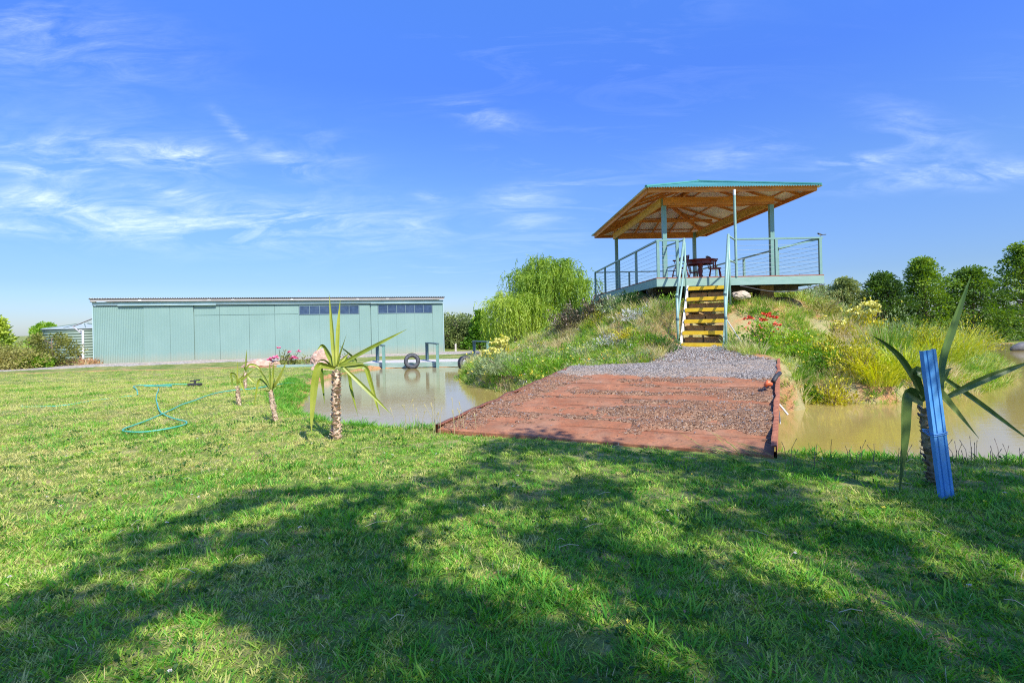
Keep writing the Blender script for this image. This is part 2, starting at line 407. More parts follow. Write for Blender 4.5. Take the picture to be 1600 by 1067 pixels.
M['grass_lush'] = leafmat('lush_blade', [(0.07, 0.26, 0.03), (0.15, 0.42, 0.045), (0.32, 0.54, 0.08)], 1.5, .4, .5, .2)
M['grass_mound'] = leafmat('mound_blade', [(0.13, 0.29, 0.035), (0.27, 0.45, 0.06), (0.48, 0.58, 0.13), (0.68, 0.62, 0.28)], 1.3, .35, .5, .3, small=8)
M['grass_dry'] = leafmat('dry_blade', [(0.42, 0.38, 0.14), (0.62, 0.54, 0.25), (0.80, 0.70, 0.42)], 2, .3, .6, .2, small=8)
M['reed'] = leafmat('reed_blade', [(0.20, 0.34, 0.02), (0.46, 0.54, 0.03), (0.76, 0.74, 0.10)], 1.8, .35, .45, .3, small=8)

# ------------------------------------------------------------------ terrain functions
ZW = -0.40
def catmull(P, n=6):
    P = np.array(P, float); N = len(P); out = []
    for i in range(N):
        p0, p1, p2, p3 = P[i - 1], P[i], P[(i + 1) % N], P[(i + 2) % N]
        for k in range(n):
            t_ = k / n
            out.append(0.5 * ((2 * p1) + (-p0 + p2) * t_ + (2 * p0 - 5 * p1 + 4 * p2 - p3) * t_ ** 2 + (-p0 + 3 * p1 - 3 * p2 + p3) * t_ ** 3))
    return np.array(out)
def sdist(poly, x, y):
    """distance to a closed outline, positive inside"""
    x = np.asarray(x, float); y = np.asarray(y, float); d = np.full(x.shape, 1e9); ins = np.zeros(x.shape, bool)
    n = len(poly)
    for i in range(n):
        ax, ay = poly[i]; bx, by = poly[(i + 1) % n]; ex, ey = bx - ax, by - ay
        L = ex * ex + ey * ey + 1e-12
        t_ = np.clip(((x - ax) * ex + (y - ay) * ey) / L, 0, 1)
        d = np.minimum(d, (x - ax - t_ * ex) ** 2 + (y - ay - t_ * ey) ** 2)
        if ay != by:
            c = ((ay > y) != (by > y)) & (x < (bx - ax) * (y - ay) / (by - ay) + ax); ins ^= c
    d = np.sqrt(d); return np.where(ins, d, -d)
POND = catmull([(-0.9, 8.05), (1.5, 7.15), (3.3, 6.25), (5.4, 5.65), (9, 5.3), (16, 6), (26, 9), (38, 15), (42, 26), (31, 32.5), (18, 33), (6, 33),
                (0.5, 29), (-0.2, 25.0), (-3, 23.9), (-6.5, 23.7), (-7.1, 21.5), (-7.1, 18.5), (-6.2, 15.3), (-5.0, 11.8), (-4.0, 10.1), (-3.0, 9.0), (-2.0, 8.3)])
ISLE = catmull([(-1.3, 16.6), (-0.3, 14.6), (0.8, 12.6), (1.5, 11.3), (3.4, 10.5), (5.6, 11.0), (6.7, 11.5), (7.6, 11.2), (9.2, 11.6), (11.5, 12.7),
                (14.6, 15.2), (16.4, 18), (16.5, 23), (13, 27), (7, 28.5), (1.5, 26.5), (-1.2, 22), (-1.9, 19)])
def sm(a, b, x):
    t_ = np.clip((np.asarray(x, float) - a) / (b - a), 0, 1); return t_ * t_ * (3 - 2 * t_)
def wob(x, y, s=1.0, seed=0.0):
    return (np.sin(x * 1.3 * s + seed) * np.cos(y * 1.1 * s + 1.7 * seed) + 0.5 * np.sin(x * 2.9 * s - y * 2.3 * s + seed * 2.1)
            + 0.3 * np.sin(x * 6.1 * s + y * 5.3 * s + seed))
def gz(x, y):
    x = np.asarray(x, float); y = np.asarray(y, float)
    d = sdist(POND, x, y) + 0.06 * wob(x, y, 1.3)
    base = -0.30 * sm(9, 28, y) - 0.10 * sm(28, 40, y) + 0.018 * wob(x, y, .8) * sm(0, 2, np.abs(y) + np.abs(x)) + 0.9 * sm(70, 500, np.hypot(x, y))
    bank = sm(-0.55, 0.0, d)
    z = base * (1 - bank) + (ZW + 0.0) * bank
    z = np.where(d > 0, ZW - 0.75 * sm(0, 1.6, d), z)
    return z
BR0 = Vector((-1.09, 7.27, 0)); BR1 = Vector((2.78, 5.5, 0))        # near end of the bridge
BD = Vector((0.47, 0.883, 0)).normalized(); BSL = 0.078; BL0, BL1 = 4.95, 6.35
CORR = np.array([(1.45, 11.9), (1.5, 11.5), (5.7, 10.95), (5.75, 11.5), (5.45, 12.9), (4.0, 13.4), (2.6, 12.5)])
def pathp(t_, q):
    """plan point of the gravel path: t along from bridge to stairs, q across 0..1"""
    a = max(0.0, min(1.0, t_)); s3 = a ** .33
    lx, ly = 1.42 + (4.22 - 1.42) * s3, 11.80 + (13.45 - 11.80) * a ** .9
    rx, ry = 5.72 + (5.22 - 5.72) * a ** .45, 11.14 + (12.95 - 11.14) * a
    return lx + (rx - lx) * q, ly + (ry - ly) * q + (t_ - a) * 1.5
SBP = at(1096.5, 535, 13.3); STP = at(1104.5, 446.5, 14.5)
def mz(x, y):
    z = mz_raw(x, y); vx, vy = STP.x - SBP.x, STP.y - SBP.y; L = math.hypot(vx, vy); vx /= L; vy /= L
    a = (np.asarray(x) - SBP.x) * vx + (np.asarray(y) - SBP.y) * vy; s = np.abs((np.asarray(x) - SBP.x) * vy - (np.asarray(y) - SBP.y) * vx)
    k = (1 - sm(.50, .68, s)) * sm(.02, .2, a) * (1 - sm(1.5, 1.7, a))
    cut = SBP.z + (STP.z - SBP.z) * np.clip(a / L, 0, 1) - .42
    return np.where(z > cut, z * (1 - k) + cut * k, z)
def mz_raw(x, y):
    x = np.asarray(x, float); y = np.asarray(y, float)
    d = sdist(ISLE, x, y) + 0.07 * wob(x, y, 1.1, 2.0)
    h = np.interp(d, [-2, -0.4, 0, 0.25, 1.0, 2.2, 3.0, 3.9, 4.8, 7], [-1.6, -.5, 0, 0.42, 0.76, 1.2, 1.75, 2.35, 2.60, 2.68])
    cut = 1 - 0.52 * sm(9.3, 13.5, x) - 0.22 * (1 - sm(1.5, 4.4, x))
    h = np.where(h > 0.4, 0.4 + (h - 0.4) * cut, h)
    z = ZW + h + 0.05 * wob(x, y, 1.7, 1.0) * sm(0, 1, d) + 0.24 * np.exp(-((x - 6.7) / 1.05) ** 2 - ((y - 15.1) / 1.1) ** 2)
    ax, ay, bx, by = 3.5, 11.4, 4.85, 13.1
    ex, ey = bx - ax, by - ay; L2 = ex * ex + ey * ey
    t_ = ((x - ax) * ex + (y - ay) * ey) / L2
    k = sm(-0.75, 0.0, sdist(CORR, x, y))
    ramp = 0.42 + 0.36 * np.clip(t_, 0, 1.1)
    return z * (1 - k) + ramp * k
def mz1(x, y): return float(mz(np.array([x]), np.array([y]))[0])
def gz1(x, y): return float(gz(np.array([x]), np.array([y]))[0])
def gp(px, py):
    """world point of the ground seen at a pixel (a few fixed-point steps)"""
    z = 0.0
    for _ in range(12):
        p = on(px, py, z); z = 0.5 * z + 0.5 * gz1(p.x, p.y)
    return Vector((p.x, p.y, gz1(p.x, p.y)))

def axis(lo, hi, step, far, ratio=1.22):
    a = list(np.arange(lo, hi + 1e-6, step)); s_ = step
    while a[-1] < far: s_ *= ratio; a.append(a[-1] + s_)
    s_ = step; b = []
    x = lo
    while x > -far: s_ *= ratio; x -= s_; b.append(x)
    return np.array(b[::-1] + a)
def height_mesh(name, xs, ys, zf, mats, attrs=None, mask=None):
    Xg, Yg = np.meshgrid(xs, ys); Zg = zf(Xg, Yg); nx, ny = len(xs), len(ys)
    V_ = np.stack([Xg, Yg, Zg], -1).reshape(-1, 3).astype(np.float32)
    i = np.arange((nx - 1) * (ny - 1)); r, c = i // (nx - 1), i % (nx - 1); a = r * nx + c
    Fq = np.stack([a, a + 1, a + nx + 1, a + nx], 1).astype(np.int32)
    if mask is not None:
        mk = mask(Xg, Yg).reshape(-1); Fq = Fq[mk[Fq].any(1)]
        used = np.unique(Fq); re_ = np.zeros(len(V_), np.int32); re_[used] = np.arange(len(used)); V_ = V_[used]; Fq = re_[Fq]
    me = bpy.data.meshes.new(name); me.vertices.add(len(V_)); me.vertices.foreach_set('co', V_.ravel())
    me.loops.add(Fq.size); me.loops.foreach_set('vertex_index', Fq.ravel())
    me.polygons.add(len(Fq)); me.polygons.foreach_set('loop_start', np.arange(0, Fq.size, 4, dtype=np.int32)); me.polygons.foreach_set('loop_total', np.full(len(Fq), 4, dtype=np.int32))
    me.materials.append(mats); me.update(calc_edges=True); me.polygons.foreach_set('use_smooth', [True] * len(Fq))
    for an, fn in (attrs or {}).items():
        at_ = me.attributes.new(an, 'FLOAT', 'POINT'); at_.data.foreach_set('value', fn(V_[:, 0], V_[:, 1]).astype(np.float32))
    return link(name, me)

def ground_material():
    m_ = bpy.data.materials.new('lawn_ground'); m_.use_nodes = True; t = NT(m_.node_tree); t.n.clear()
    b = t.new('ShaderNodeBsdfPrincipled'); o = t.new('ShaderNodeOutputMaterial'); t.link(b.outputs[0], o.inputs[0])
    b.inputs['Roughness'].default_value = .9; b.inputs['Specular IOR Level'].default_value = .15
    p = t.pos()
    n1 = t.noise(t.mapping(p, scale=(1, 1.4, 1)), .7, 5, .65); n2 = t.noise(p, 6, 4, .6); n3 = t.noise(p, 45, 3, .7)
    f = t.math('ADD', t.math('MULTIPLY', n1, .62), t.math('MULTIPLY', n2, .38))
    g = t.ramp(f, [(.30, (.06, .13, .02)), (.42, (.12, .21, .035)), (.52, (.26, .31, .07)), (.64, (.52, .44, .19))])
    g = t.mix(t.ramp(n3, [(.35, .5), (.62, 0)]), g, (.075, .10, .03))
    soil = t.mix(n2, (.42, .19, .07), (.60, .34, .16))
    at_ = t.new('ShaderNodeAttribute'); at_.attribute_name = 'soil'
    sf = t.math('ADD', at_.outputs['Fac'], t.math('MULTIPLY', t.math('SUBTRACT', n2, .5), .9), clamp=True)
    sf = t.ramp(sf, [(.35, 0), (.65, 1)])
    thin = t.ramp(t.noise(p, 1.7, 5, .7), [(.54, 0), (.68, .75)])
    c = t.mix(thin, g, (.52, .34, .17)); c = t.mix(sf, c, soil)
    t.link(c, b.inputs['Base Color'])
    bn = t.new('ShaderNodeBump'); bn.inputs['Strength'].default_value = .7; bn.inputs['Distance'].default_value = .05
    t.link(t.noise(p, 28, 5, .75), bn.inputs['Height']); t.link(bn.outputs[0], b.inputs['Normal'])
    return m_
M['ground'] = ground_material()

def mound_material():
    m_ = bpy.data.materials.new('mound_soil'); m_.use_nodes = True; t = NT(m_.node_tree); t.n.clear()
    b = t.new('ShaderNodeBsdfPrincipled'); o = t.new('ShaderNodeOutputMaterial'); t.link(b.outputs[0], o.inputs[0])
    b.inputs['Roughness'].default_value = .95; b.inputs['Specular IOR Level'].default_value = .1
    p = t.pos(); n1 = t.noise(p, 1.1, 5, .65); n2 = t.noise(p, 8, 5, .7)
    soil = t.mix(n2, (.40, .17, .065), (.62, .36, .18)); straw = t.mix(n2, (.32, .28, .12), (.52, .44, .22))
    c = t.mix(t.ramp(n1, [(.42, 0), (.56, 1)]), soil, straw)
    c = t.mix(t.ramp(n2, [(.5, 0), (.62, .6)]), c, (.16, .24, .06))
    t.link(c, b.inputs['Base Color'])
    bn = t.new('ShaderNodeBump'); bn.inputs['Strength'].default_value = .8; bn.inputs['Distance'].default_value = .06
    t.link(t.noise(p, 22, 5, .75), bn.inputs['Height']); t.link(bn.outputs[0], b.inputs['Normal'])
    return m_
M['mound'] = mound_material()

def gravel_material(name, a, b2, cdark, scale=55, extra=None):
    m_ = bpy.data.materials.new(name); m_.use_nodes = True; t = NT(m_.node_tree); t.n.clear()
    b = t.new('ShaderNodeBsdfPrincipled'); o = t.new('ShaderNodeOutputMaterial'); t.link(b.outputs[0], o.inputs[0])
    b.inputs['Roughness'].default_value = .95; b.inputs['Specular IOR Level'].default_value = .04
    p = t.pos(); v = t.new('ShaderNodeTexVoronoi'); v.inputs['Scale'].default_value = scale; t.link(p, v.inputs['Vector'])
    sp = t.new('ShaderNodeSeparateColor'); t.link(v.outputs['Color'], sp.inputs[0])
    c = t.ramp(sp.outputs[0], [(.1, cdark), (.45, a), (.9, b2)])
    big = t.noise(p, 1.3, 4, .6)
    c = t.mix(t.ramp(big, [(.45, 0), (.62, .55)]), c, extra or b2)
    t.link(c, b.inputs['Base Color'])
    bn = t.new('ShaderNodeBump'); bn.inputs['Strength'].default_value = .8; bn.inputs['Distance'].default_value = .02; bn.invert = True
    t.link(v.outputs['Distance'], bn.inputs['Height']); t.link(bn.outputs[0], b.inputs['Normal'])
    return m_
M['gravel'] = gravel_material('grey_gravel', (.25, .22, .185), (.44, .385, .32), (.08, .07, .06), 45, (.38, .28, .19))
M['drive'] = gravel_material('drive_gravel', (.36, .33, .28), (.52, .47, .40), (.20, .18, .15), 14, (.48, .37, .25))

def water_material():
    m_ = bpy.data.materials.new('muddy_water'); m_.use_nodes = True; t = NT(m_.node_tree); t.n.clear()
    b = t.new('ShaderNodeBsdfPrincipled'); o = t.new('ShaderNodeOutputMaterial'); t.link(b.outputs[0], o.inputs[0])
    p = t.pos(); n1 = t.noise(p, .22, 3, .5)
    t.link(t.ramp(n1, [(.35, (.33, .24, .065)), (.65, (.39, .30, .10))]), b.inputs['Base Color'])
    b.inputs['Roughness'].default_value = .045; b.inputs['IOR'].default_value = 1.5
    bn = t.new('ShaderNodeBump'); bn.inputs['Strength'].default_value = .12; bn.inputs['Distance'].default_value = .02
    calm = t.ramp(t.noise(p, .35, 3, .6), [(.40, .25), (.62, 1)]); w1 = t.math('MULTIPLY', t.noise(t.mapping(p, scale=(1, 3.0, 1), rot=(0, 0, .12)), 3.2, 4, .6), calm); w2 = t.noise(t.mapping(p, scale=(1, 2.2, 1)), 15, 2, .5)
    t.link(t.math('ADD', w1, t.math('MULTIPLY', w2, .25)), bn.inputs['Height']); t.link(bn.outputs[0], b.inputs['Normal'])
    return m_
M['water'] = water_material()

def bridge_material():
    """rusty red steel planks with dirt, bark chips and gravel lying in bands"""
    m_ = bpy.data.materials.new('rusty_plank'); m_.use_nodes = True; t = NT(m_.node_tree); t.n.clear()
    b = t.new('ShaderNodeBsdfPrincipled'); o = t.new('ShaderNodeOutputMaterial'); t.link(b.outputs[0], o.inputs[0])
    b.inputs['Roughness'].default_value = .9; b.inputs['Specular IOR Level'].default_value = .08
    p = t.pos(); n = t.noise(p, 3, 6, .7); n2 = t.noise(p, 30, 4, .7)
    c = t.mix(t.ramp(n, [(.3, 0), (.7, 1)]), (.30, .10, .045), (.50, .22, .11)); c = t.mix(t.ramp(n2, [(.45, 0), (.65, .75)]), c, (.17, .085, .055)); c = t.mix(t.ramp(t.noise(p, 1.1, 5, .7), [(.48, 0), (.66, .4)]), c, (.42, .30, .20))
    c = t.mix(t.ramp(t.noise(t.mapping(p, scale=(1, 2, 1)), 2.2, 8, .75), [(.44, 0), (.60, .6)]), c, (.26, .14, .08))
    t.link(c, b.inputs['Base Color'])
    bn = t.new('ShaderNodeBump'); bn.inputs['Strength'].default_value = .4; bn.inputs['Distance'].default_value = .01
    t.link(n2, bn.inputs['Height']); t.link(bn.outputs[0], b.inputs['Normal'])
    return m_
M['plank'] = bridge_material()
M['mulch'] = gravel_material('bark_mulch', (.27, .15, .085), (.44, .29, .18), (.12, .06, .035), 60, (.34, .15, .08))
# ------------------------------------------------------------------ the setting
def soil_attr(x, y):
    d = sdist(POND, x, y)
    a = 0.95 * np.exp(-((d + 0.05) / 0.16) ** 2) * sm(7.8, 10.5, y)
    a = np.maximum(a, np.where((d > 0) & (y > 8.3), 0.9, 0))
    # bare earth in front of the jetty and along the drive
    a = np.maximum(a, 0.75 * sm(0, .5, x + 7.2) * sm(0, .6, 2.4 - x) * np.exp(-((y - 24.0) / 0.8) ** 2))
    k = y - (26.0 + (x + 25) * 0.03)
    a = np.maximum(a, 0.60 * np.exp(-((k + 1.7) / 0.8) ** 2) * (x < -7))
    a = np.maximum(a, 0.8 * np.exp(-(((x + 26.6) / 2.4) ** 2 + ((y - 30.6) / 1.3) ** 2)))
    return a
o = height_mesh('lawn_ground', axis(-22, 24, .25, 2500), axis(-8, 42, .25, 2500), gz, M['ground'], {'soil': soil_attr})
tag(o, kind='structure')
wp = MB(); P = catmull([(-1.4, 7.3), (1.2, 6.3), (3.1, 5.35), (5.4, 5.05), (9, 4.8), (16, 5.4), (27, 8.2), (39, 14), (43.5, 26), (32, 34), (18, 34.4), (6, 34.4),
                (0, 30.4), (-1.2, 26.2), (-3.3, 24.7), (-7.2, 24.6), (-8.0, 21.5), (-8.0, 18.5), (-7.1, 15.0), (-5.9, 11.5), (-4.9, 9.7), (-3.8, 8.4), (-2.6, 7.7)], 4)
wp.face([(a, b, ZW) for a, b in P]); o = wp.build('pond_water', M['water']); tag(o, kind='structure')
o = height_mesh('mound', np.arange(-3.2, 18.0, .14), np.arange(9.4, 30, .14), mz, M['mound'], None,
                lambda x, y: sdist(ISLE, x, y) > -0.7); tag(o, kind='structure')

# gravel drive in front of the shed
SA = at(149, 568, 31.3); SB = at(693, 551, 38.0); SA.z = SB.z = -0.42
SD = (SB - SA); SD.z = 0; SL = SD.length; SD.normalize(); SN = Vector((SD.y, -SD.x, 0))       # SN faces the camera
rows = []
for i in range(91):
    s0 = -34 + i * 0.72; row = []
    for j in range(9):
        q = j / 8
        near = 4.7 - 0.3 * math.sin(s0 * .4) + .12 * math.sin(s0 * 2.3) + .05 * max(0, s0 - 12); far_ = 0.10
        if s0 < 0: far_ = 0.10 + 0.16 * min(-s0, 9); near = near + 0.17 * min(-s0, 12)
        p = SA + SD * s0 + SN * (near + (far_ - near) * q)
        row.append((p.x, p.y, gz1(p.x, p.y) + 0.03 * (1 if 0 < j < 8 else -2)))
    rows.append(row)
o = MB().grid(rows).build('gravel_drive', M['drive'], smooth=True); tag(o, kind='structure')

# gravel path on the mound, bridge end to stairs
rows = []
for i in range(25):
    t_ = -0.06 + i / 24 * 1.12; row = []
    for j in range(21):
        q = j / 20; x, y = pathp(t_, q + (.05 * math.sin(t_ * 13) if 0 < j < 20 else .07 * math.sin(t_ * 17 + j)))
        row.append((x, y, mz1(x, y) + (0.02 if 0 < j < 20 else -.05)))
    rows.append(row)
o = MB().grid(rows).build('gravel_path', M['gravel'], smooth=True); tag(o, kind='structure')

# ------------------------------------------------------------------ bridge
def bp(s0, w0, h=0.0):
    p = BR0.lerp(BR1, w0) + BD * s0; return Vector((p.x, p.y, 0.04 + s0 * BSL + h))
BC = bp(3, .5)
bridge = thing('footbridge', (BC.x, BC.y, -.3), 'wide ramp bridge of rusty red steel planks strewn with bark and gravel', 'bridge')
NP = 11; PW = 6.6 / NP
def blen(w0): return 5.25 + (6.35 - 5.25) * w0
def mulch(s0, w0):
    v = mnoise.noise(Vector((s0 * 1.9, w0 * 4.2, 3.3))) + .5 * mnoise.noise(Vector((s0 * 6, w0 * 15, 1.1))) + .35 * mnoise.noise(Vector((s0 * 17, w0 * 60, 7.1)))
    b = .20 * math.cos(2 * math.pi * (s0 / PW + .45)) - .02
    g = lambda a, m_, w_: math.exp(-((a - m_) / w_) ** 2)
    b += .85 * g(w0, 0.0, .13) * (s0 < 4.6) + .75 * g(s0, 1.35, .5) * g(w0, .78, .28) + .55 * g(w0, 1.0, .13)
    b += .5 * g(s0, 2.6, .14) * g(w0, .42, .16) - .7 * g(s0, .1, .45) - .55 * g(s0, 2.25, .32) * g(w0, .32, .25) + .3 * g(s0, 2.3, .4) * g(w0, .82, .2) - .3 * g(s0, 3.4, .5)
    b += 1.0 * sm(4.25, 5.0, s0 + .2 * w0) - .8 * g(s0, 5.6, .25) * (w0 > .5) * 0
    return v * .95 + b
for i in range(NP):
    rows = []
    s_a, s_b = i * PW, (i + 1) * PW - .018
    for j in range(13):
        w0 = j / 12; row = []
        for k in range(5):
            q = k / 4; s0 = s_a + (s_b - s_a) * q
            s1 = min(s0, blen(w0) - .01 * (4 - k))
            row.append(bp(s1, w0, .022 * math.sin(math.pi * q) ** .7 + .012 * mnoise.noise(Vector((i * 3.1, j * .4, 0)))))
        rows.append(row)
    mb = MB().grid(rows); 
    rows2 = [[Vector(p) - Vector((0, 0, .05)) for p in r_] for r_ in rows]
    mb.grid([r_[::-1] for r_ in rows2])
    mb.grid([rows[j][:1] + rows2[j][:1] for j in range(13)]); mb.grid([rows[j][-1:] + rows2[j][-1:] for j in range(13)])
    mb.build('plank', M['plank'], bridge, smooth=False)
# loose mulch and gravel lying on the planks
def spread(name, lo, hi, material, thr):
    ns, nw = int((hi - lo) / .045), 110
    T = np.array([[mulch(lo + (hi - lo) * i / ns, j / nw) for j in range(nw + 1)] for i in range(ns + 1)])
    mb = MB(); idx = {}
    for i in range(ns + 1):
        for j in range(nw + 1):
            s0, w0 = lo + (hi - lo) * i / ns, j / nw
            q = (s0 / PW) % 1.0
            h = .022 * math.sin(math.pi * q) ** .7 + min(.05, max(-.02, (T[i, j] - thr) * .06)) + .004 + .006 * mnoise.noise(Vector((i * .9, j * .9, 0)))
            idx[i, j] = len(mb.v); mb.v.append(tuple(bp(min(s0, blen(w0) + .1), w0, h)))
    for i in range(ns):
        for j in range(nw):
            if max(T[i, j], T[i + 1, j], T[i, j + 1], T[i + 1, j + 1]) > thr and lo + (hi - lo) * (i + .5) / ns < blen(j / nw) + .1:
                mb.f.append((idx[i, j], idx[i, j + 1], idx[i + 1, j + 1], idx[i + 1, j])); mb.mi.append(0)
    o = mb.build(name, material, None, smooth=True)
    return tag(o, kind='stuff')
tag(spread('bark_mulch', 0.0, 4.3, M['mulch'], .12), 'dark brown bark mulch drifted over the rusty bridge planks', 'mulch')
tag(spread('loose_gravel', 4.25, 6.4, M['gravel'], .12), 'grey gravel spread over the far end of the bridge', 'gravel')
# rims, bent and rusty
for w0, nm in ((0.0, 'l'), (1.0, 'r')):
    L = blen(w0); pts = []
    n = 44
    top, bot, inn = [], [], []
    for i in range(n + 1):
        s0 = L * i / n; dx = .025 * mnoise.noise(Vector((s0 * 2.1, w0 * 9, 0))) + .012 * mnoise.noise(Vector((s0 * 7, w0 * 9, 2)))
        hh = (.10 if w0 else .07) + .03 * mnoise.noise(Vector((s0 * 2.6, 4 + w0, 0)))
        off = .03 if w0 else -.03
        e = 4.25
        a = bp(s0, w0 + (off + dx) / e, hh); b_ = bp(s0, w0 + off / e, -.16); top.append(a); bot.append(b_); inn.append(bp(s0, w0 + (off + dx - (.055 if w0 else -.055)) / e, hh - .008))
    mb = MB().grid([bot, top, inn]); 
    mb.grid([[p + Vector((0, 0, -.012)) for p in inn], [p + Vector((-.012 if w0 else .012, 0, -.012)) for p in top], [p + Vector((-.012 if w0 else .012, 0, 0)) for p in bot]])
    mb.build('side_rim', M['rust'], bridge, smooth=True)
for w0 in (.08, .5, .92):
    MB().beam(bp(.1, w0, -.13), bp(blen(w0) - .1, w0, -.13), .1, .14).build('support_beam', M['rust'], bridge)

# chips and stones as real pieces, scattered later with the grass tools

# ------------------------------------------------------------------ shed
def sx_(px, py=520):
    """distance along the shed wall of the point seen at a column"""
    dx, dy = ((px - 800) * c_ + (PY - py) * s_), F
    # SA + SD*s  parallel to (dx,dy)
    return (SA.y * dx - SA.x * dy) / (SD.x * dy - SD.y * dx)
ZT = 3.70; ZF = -0.42
shed = thing('shed', ((SA.x + SB.x) / 2, (SA.y + SB.y) / 2, ZF), 'long low teal sheet metal shed with two strips of dark windows', 'shed')
def wp_(s0, out, z): 
    p = SA + SD * s0 + SN * out; return Vector((p.x, p.y, z))
def corr(s0, s1, z0, z1, pitch, amp, out, thick=.02):
    prof = []; n = max(2, int(round((s1 - s0) / pitch))) * 6
    for i in range(n + 1):
        s_v = s0 + (s1 - s0) * i / n
        prof.append((s_v, out + amp * math.sin(i * math.pi / 3)))
    mb = MB().grid([[wp_(a, b, z0) for a, b in prof], [wp_(a, b, z1) for a, b in prof]])
    mb.grid([[wp_(a, b, z1) for a, b in prof], [wp_(a, b - thick, z1) for a, b in prof]])
    mb.grid([[wp_(a, b - thick, z0) for a, b in prof], [wp_(a, b, z0) for a, b in prof]])
    mb.face([wp_(s0, prof[0][1], z0), wp_(s0, prof[0][1], z1), wp_(s0, prof[0][1] - thick, z1), wp_(s0, prof[0][1] - thick, z0)])
    mb.face([wp_(s1, prof[-1][1], z0), wp_(s1, prof[-1][1] - thick, z0), wp_(s1, prof[-1][1] - thick, z1), wp_(s1, prof[-1][1], z1)])
    return mb
HD = ZT - .50
seams = [149, 226, 267, 304, 344, 390, 430]
corr(0, sx_(226), ZF + .02, HD, .09, .011, .10).build('wall_sheet', M['shed'], shed)
for a, b in ((226, 267), (267, 304)):
    corr(sx_(a) + .005, sx_(b) - .005, ZF + .02, HD - .02, .15, .002, .13).build('sliding_door', M['shed'], shed)
W1 = (sx_(468), sx_(562)); W2 = (sx_(591), sx_(676))
WT, WB = ZT - .58, ZT - 1.20
plain = [304, 344, 390, 430, 468]
for a, b in zip(plain[:-1], plain[1:]): corr(sx_(a) + .006, sx_(b) - .006, ZF + .02, HD, .15, .002, .06).build('wall_sheet', M['shed'], shed)
def below(a, b, out):
    n = 3
    for i in range(n):
        q0, q1 = a + (b - a) * i / n, a + (b - a) * (i + 1) / n
        corr(q0 + .003, q1 - .003, ZF + .02, WB - .01, .15, .002, out).build('wall_sheet', M['shed'], shed)
    MB().box((wp_((a + b) / 2, out, 0).x, wp_((a + b) / 2, out, 0).y, (HD + WT) / 2 + .005), (b - a - .01, .03, HD - WT - .01), Matrix.Rotation(math.atan2(SD.y, SD.x), 3, 'Z')).build('window_head', M['shed'], shed)
below(W1[0], W1[1], .06)
corr(W1[1] + .006, sx_(580) - .006, ZF + .02, HD, .15, .002, .06).build('wall_sheet', M['shed'], shed)
corr(sx_(580) + .006, W2[0] - .006, ZF + .02, HD - .02, .15, .002, .13).build('sliding_door', M['shed'], shed)
below(W2[0], W2[1], .13)
corr(W2[1] + .006, SL, ZF + .02, HD - .02, .15, .002, .13).build('wall_sheet', M['shed'], shed)
RZ = Matrix.Rotation(math.atan2(SD.y, SD.x), 3, 'Z')
for (a, b), out in ((W1, .06), (W2, .13)):
    n = 6; fw = .035
    win = MB()
    for z in (WT - fw / 2, WB + fw / 2): win.box(wp_((a + b) / 2, out, z), (b - a - .02, .05, fw), RZ)
    for i in range(n + 1):
        s0 = a + .03 + (b - a - .06) * i / n; win.box(wp_(s0, out, (WT + WB) / 2), (fw, .046, WT - WB - 2 * fw - .004), RZ)
    wo = win.build('window', M['winframe'], shed)
    for i in range(n):
        s0 = a + .03 + (b - a - .06) * (i + .5) / n
        R2 = RZ @ Matrix.Rotation(random.uniform(-.01, .01), 3, 'Z')
        MB().box(wp_(s0, out - .005, (WT + WB) / 2), ((b - a - .06) / n - fw - .006, .01, WT - WB - 2 * fw - .006), R2).build('pane', M['glass'], wo)
# body behind the sheets, ends, floor edge
MB().box(wp_(SL / 2, -4.6, (ZT - .35 + ZF) / 2), (SL - .06, 9.0, ZT - .35 - ZF), RZ).build('shed_frame', M['shed'], shed)
for s0 in (-.02, SL + .02): MB().box(wp_(s0, .09, (HD + ZF) / 2), (.05, .16, HD - ZF - .01), RZ).build('corner_trim', M['shedtrim'], shed)
MB().box(wp_(SL / 2, .02, ZF - .02), (SL + .1, .5, .10), RZ).build('concrete_edge', M['jettytop'], shed)
# head: fascia strip, sliding track, gutter, roof
MB().box(wp_(SL / 2, .17, HD + .135), (SL + .06, .04, .20), RZ).build('fascia', M['shedtrim'], shed)
MB().box(wp_(sx_(226) / 2 + sx_(304) / 2, .22, HD + .045), (sx_(304), .10, .07), RZ).build('door_track', M['shedtrim'], shed)
MB().box(wp_((sx_(580) + SL) / 2, .22, HD + .045), (SL - sx_(580), .10, .07), RZ).build('door_track', M['shedtrim'], shed)
g = MB().box(wp_(SL / 2, .30, HD + .335), (SL + .10, .14, .13), RZ)
go_ = g.build('gutter', M['gutter'], shed)
for px in (223, 330, 367, 458, 560, 606):
    MB().box(wp_(sx_(px), .375, HD + .335), (.16, .012, .11), RZ).build('gutter_joint', M['white'], go_)
prof = []; n = int(SL / .13) * 2
for i in range(n + 1):
    s0 = -.12 + (SL + .24) * i / n; prof.append((s0, .022 * (1 if i % 2 else -1)))
mb = MB(); 
for dz in (0, -.03):
    mb.grid([[wp_(a, .42, ZT - .035 + b + dz) for a, b in prof], [wp_(a, -9.3, ZT - .25 + b + dz) for a, b in prof]])
mb.build('roof', M['zinc'], shed)
MB().box(wp_(SL / 2, .395, ZT - .09), (SL + .22, .012, .045), RZ).build('roof_shadow_strip', M['under'], shed)  # dark strip standing in for the shadow under the roof sheet
# pale rail lines painted across the wall (girts of the cladding)
MB().box(wp_((sx_(304) + W1[0]) / 2, .078, HD - .62), (W1[0] - sx_(304) - .1, .012, .025), RZ).build('girt_strip', M['shed'], shed)
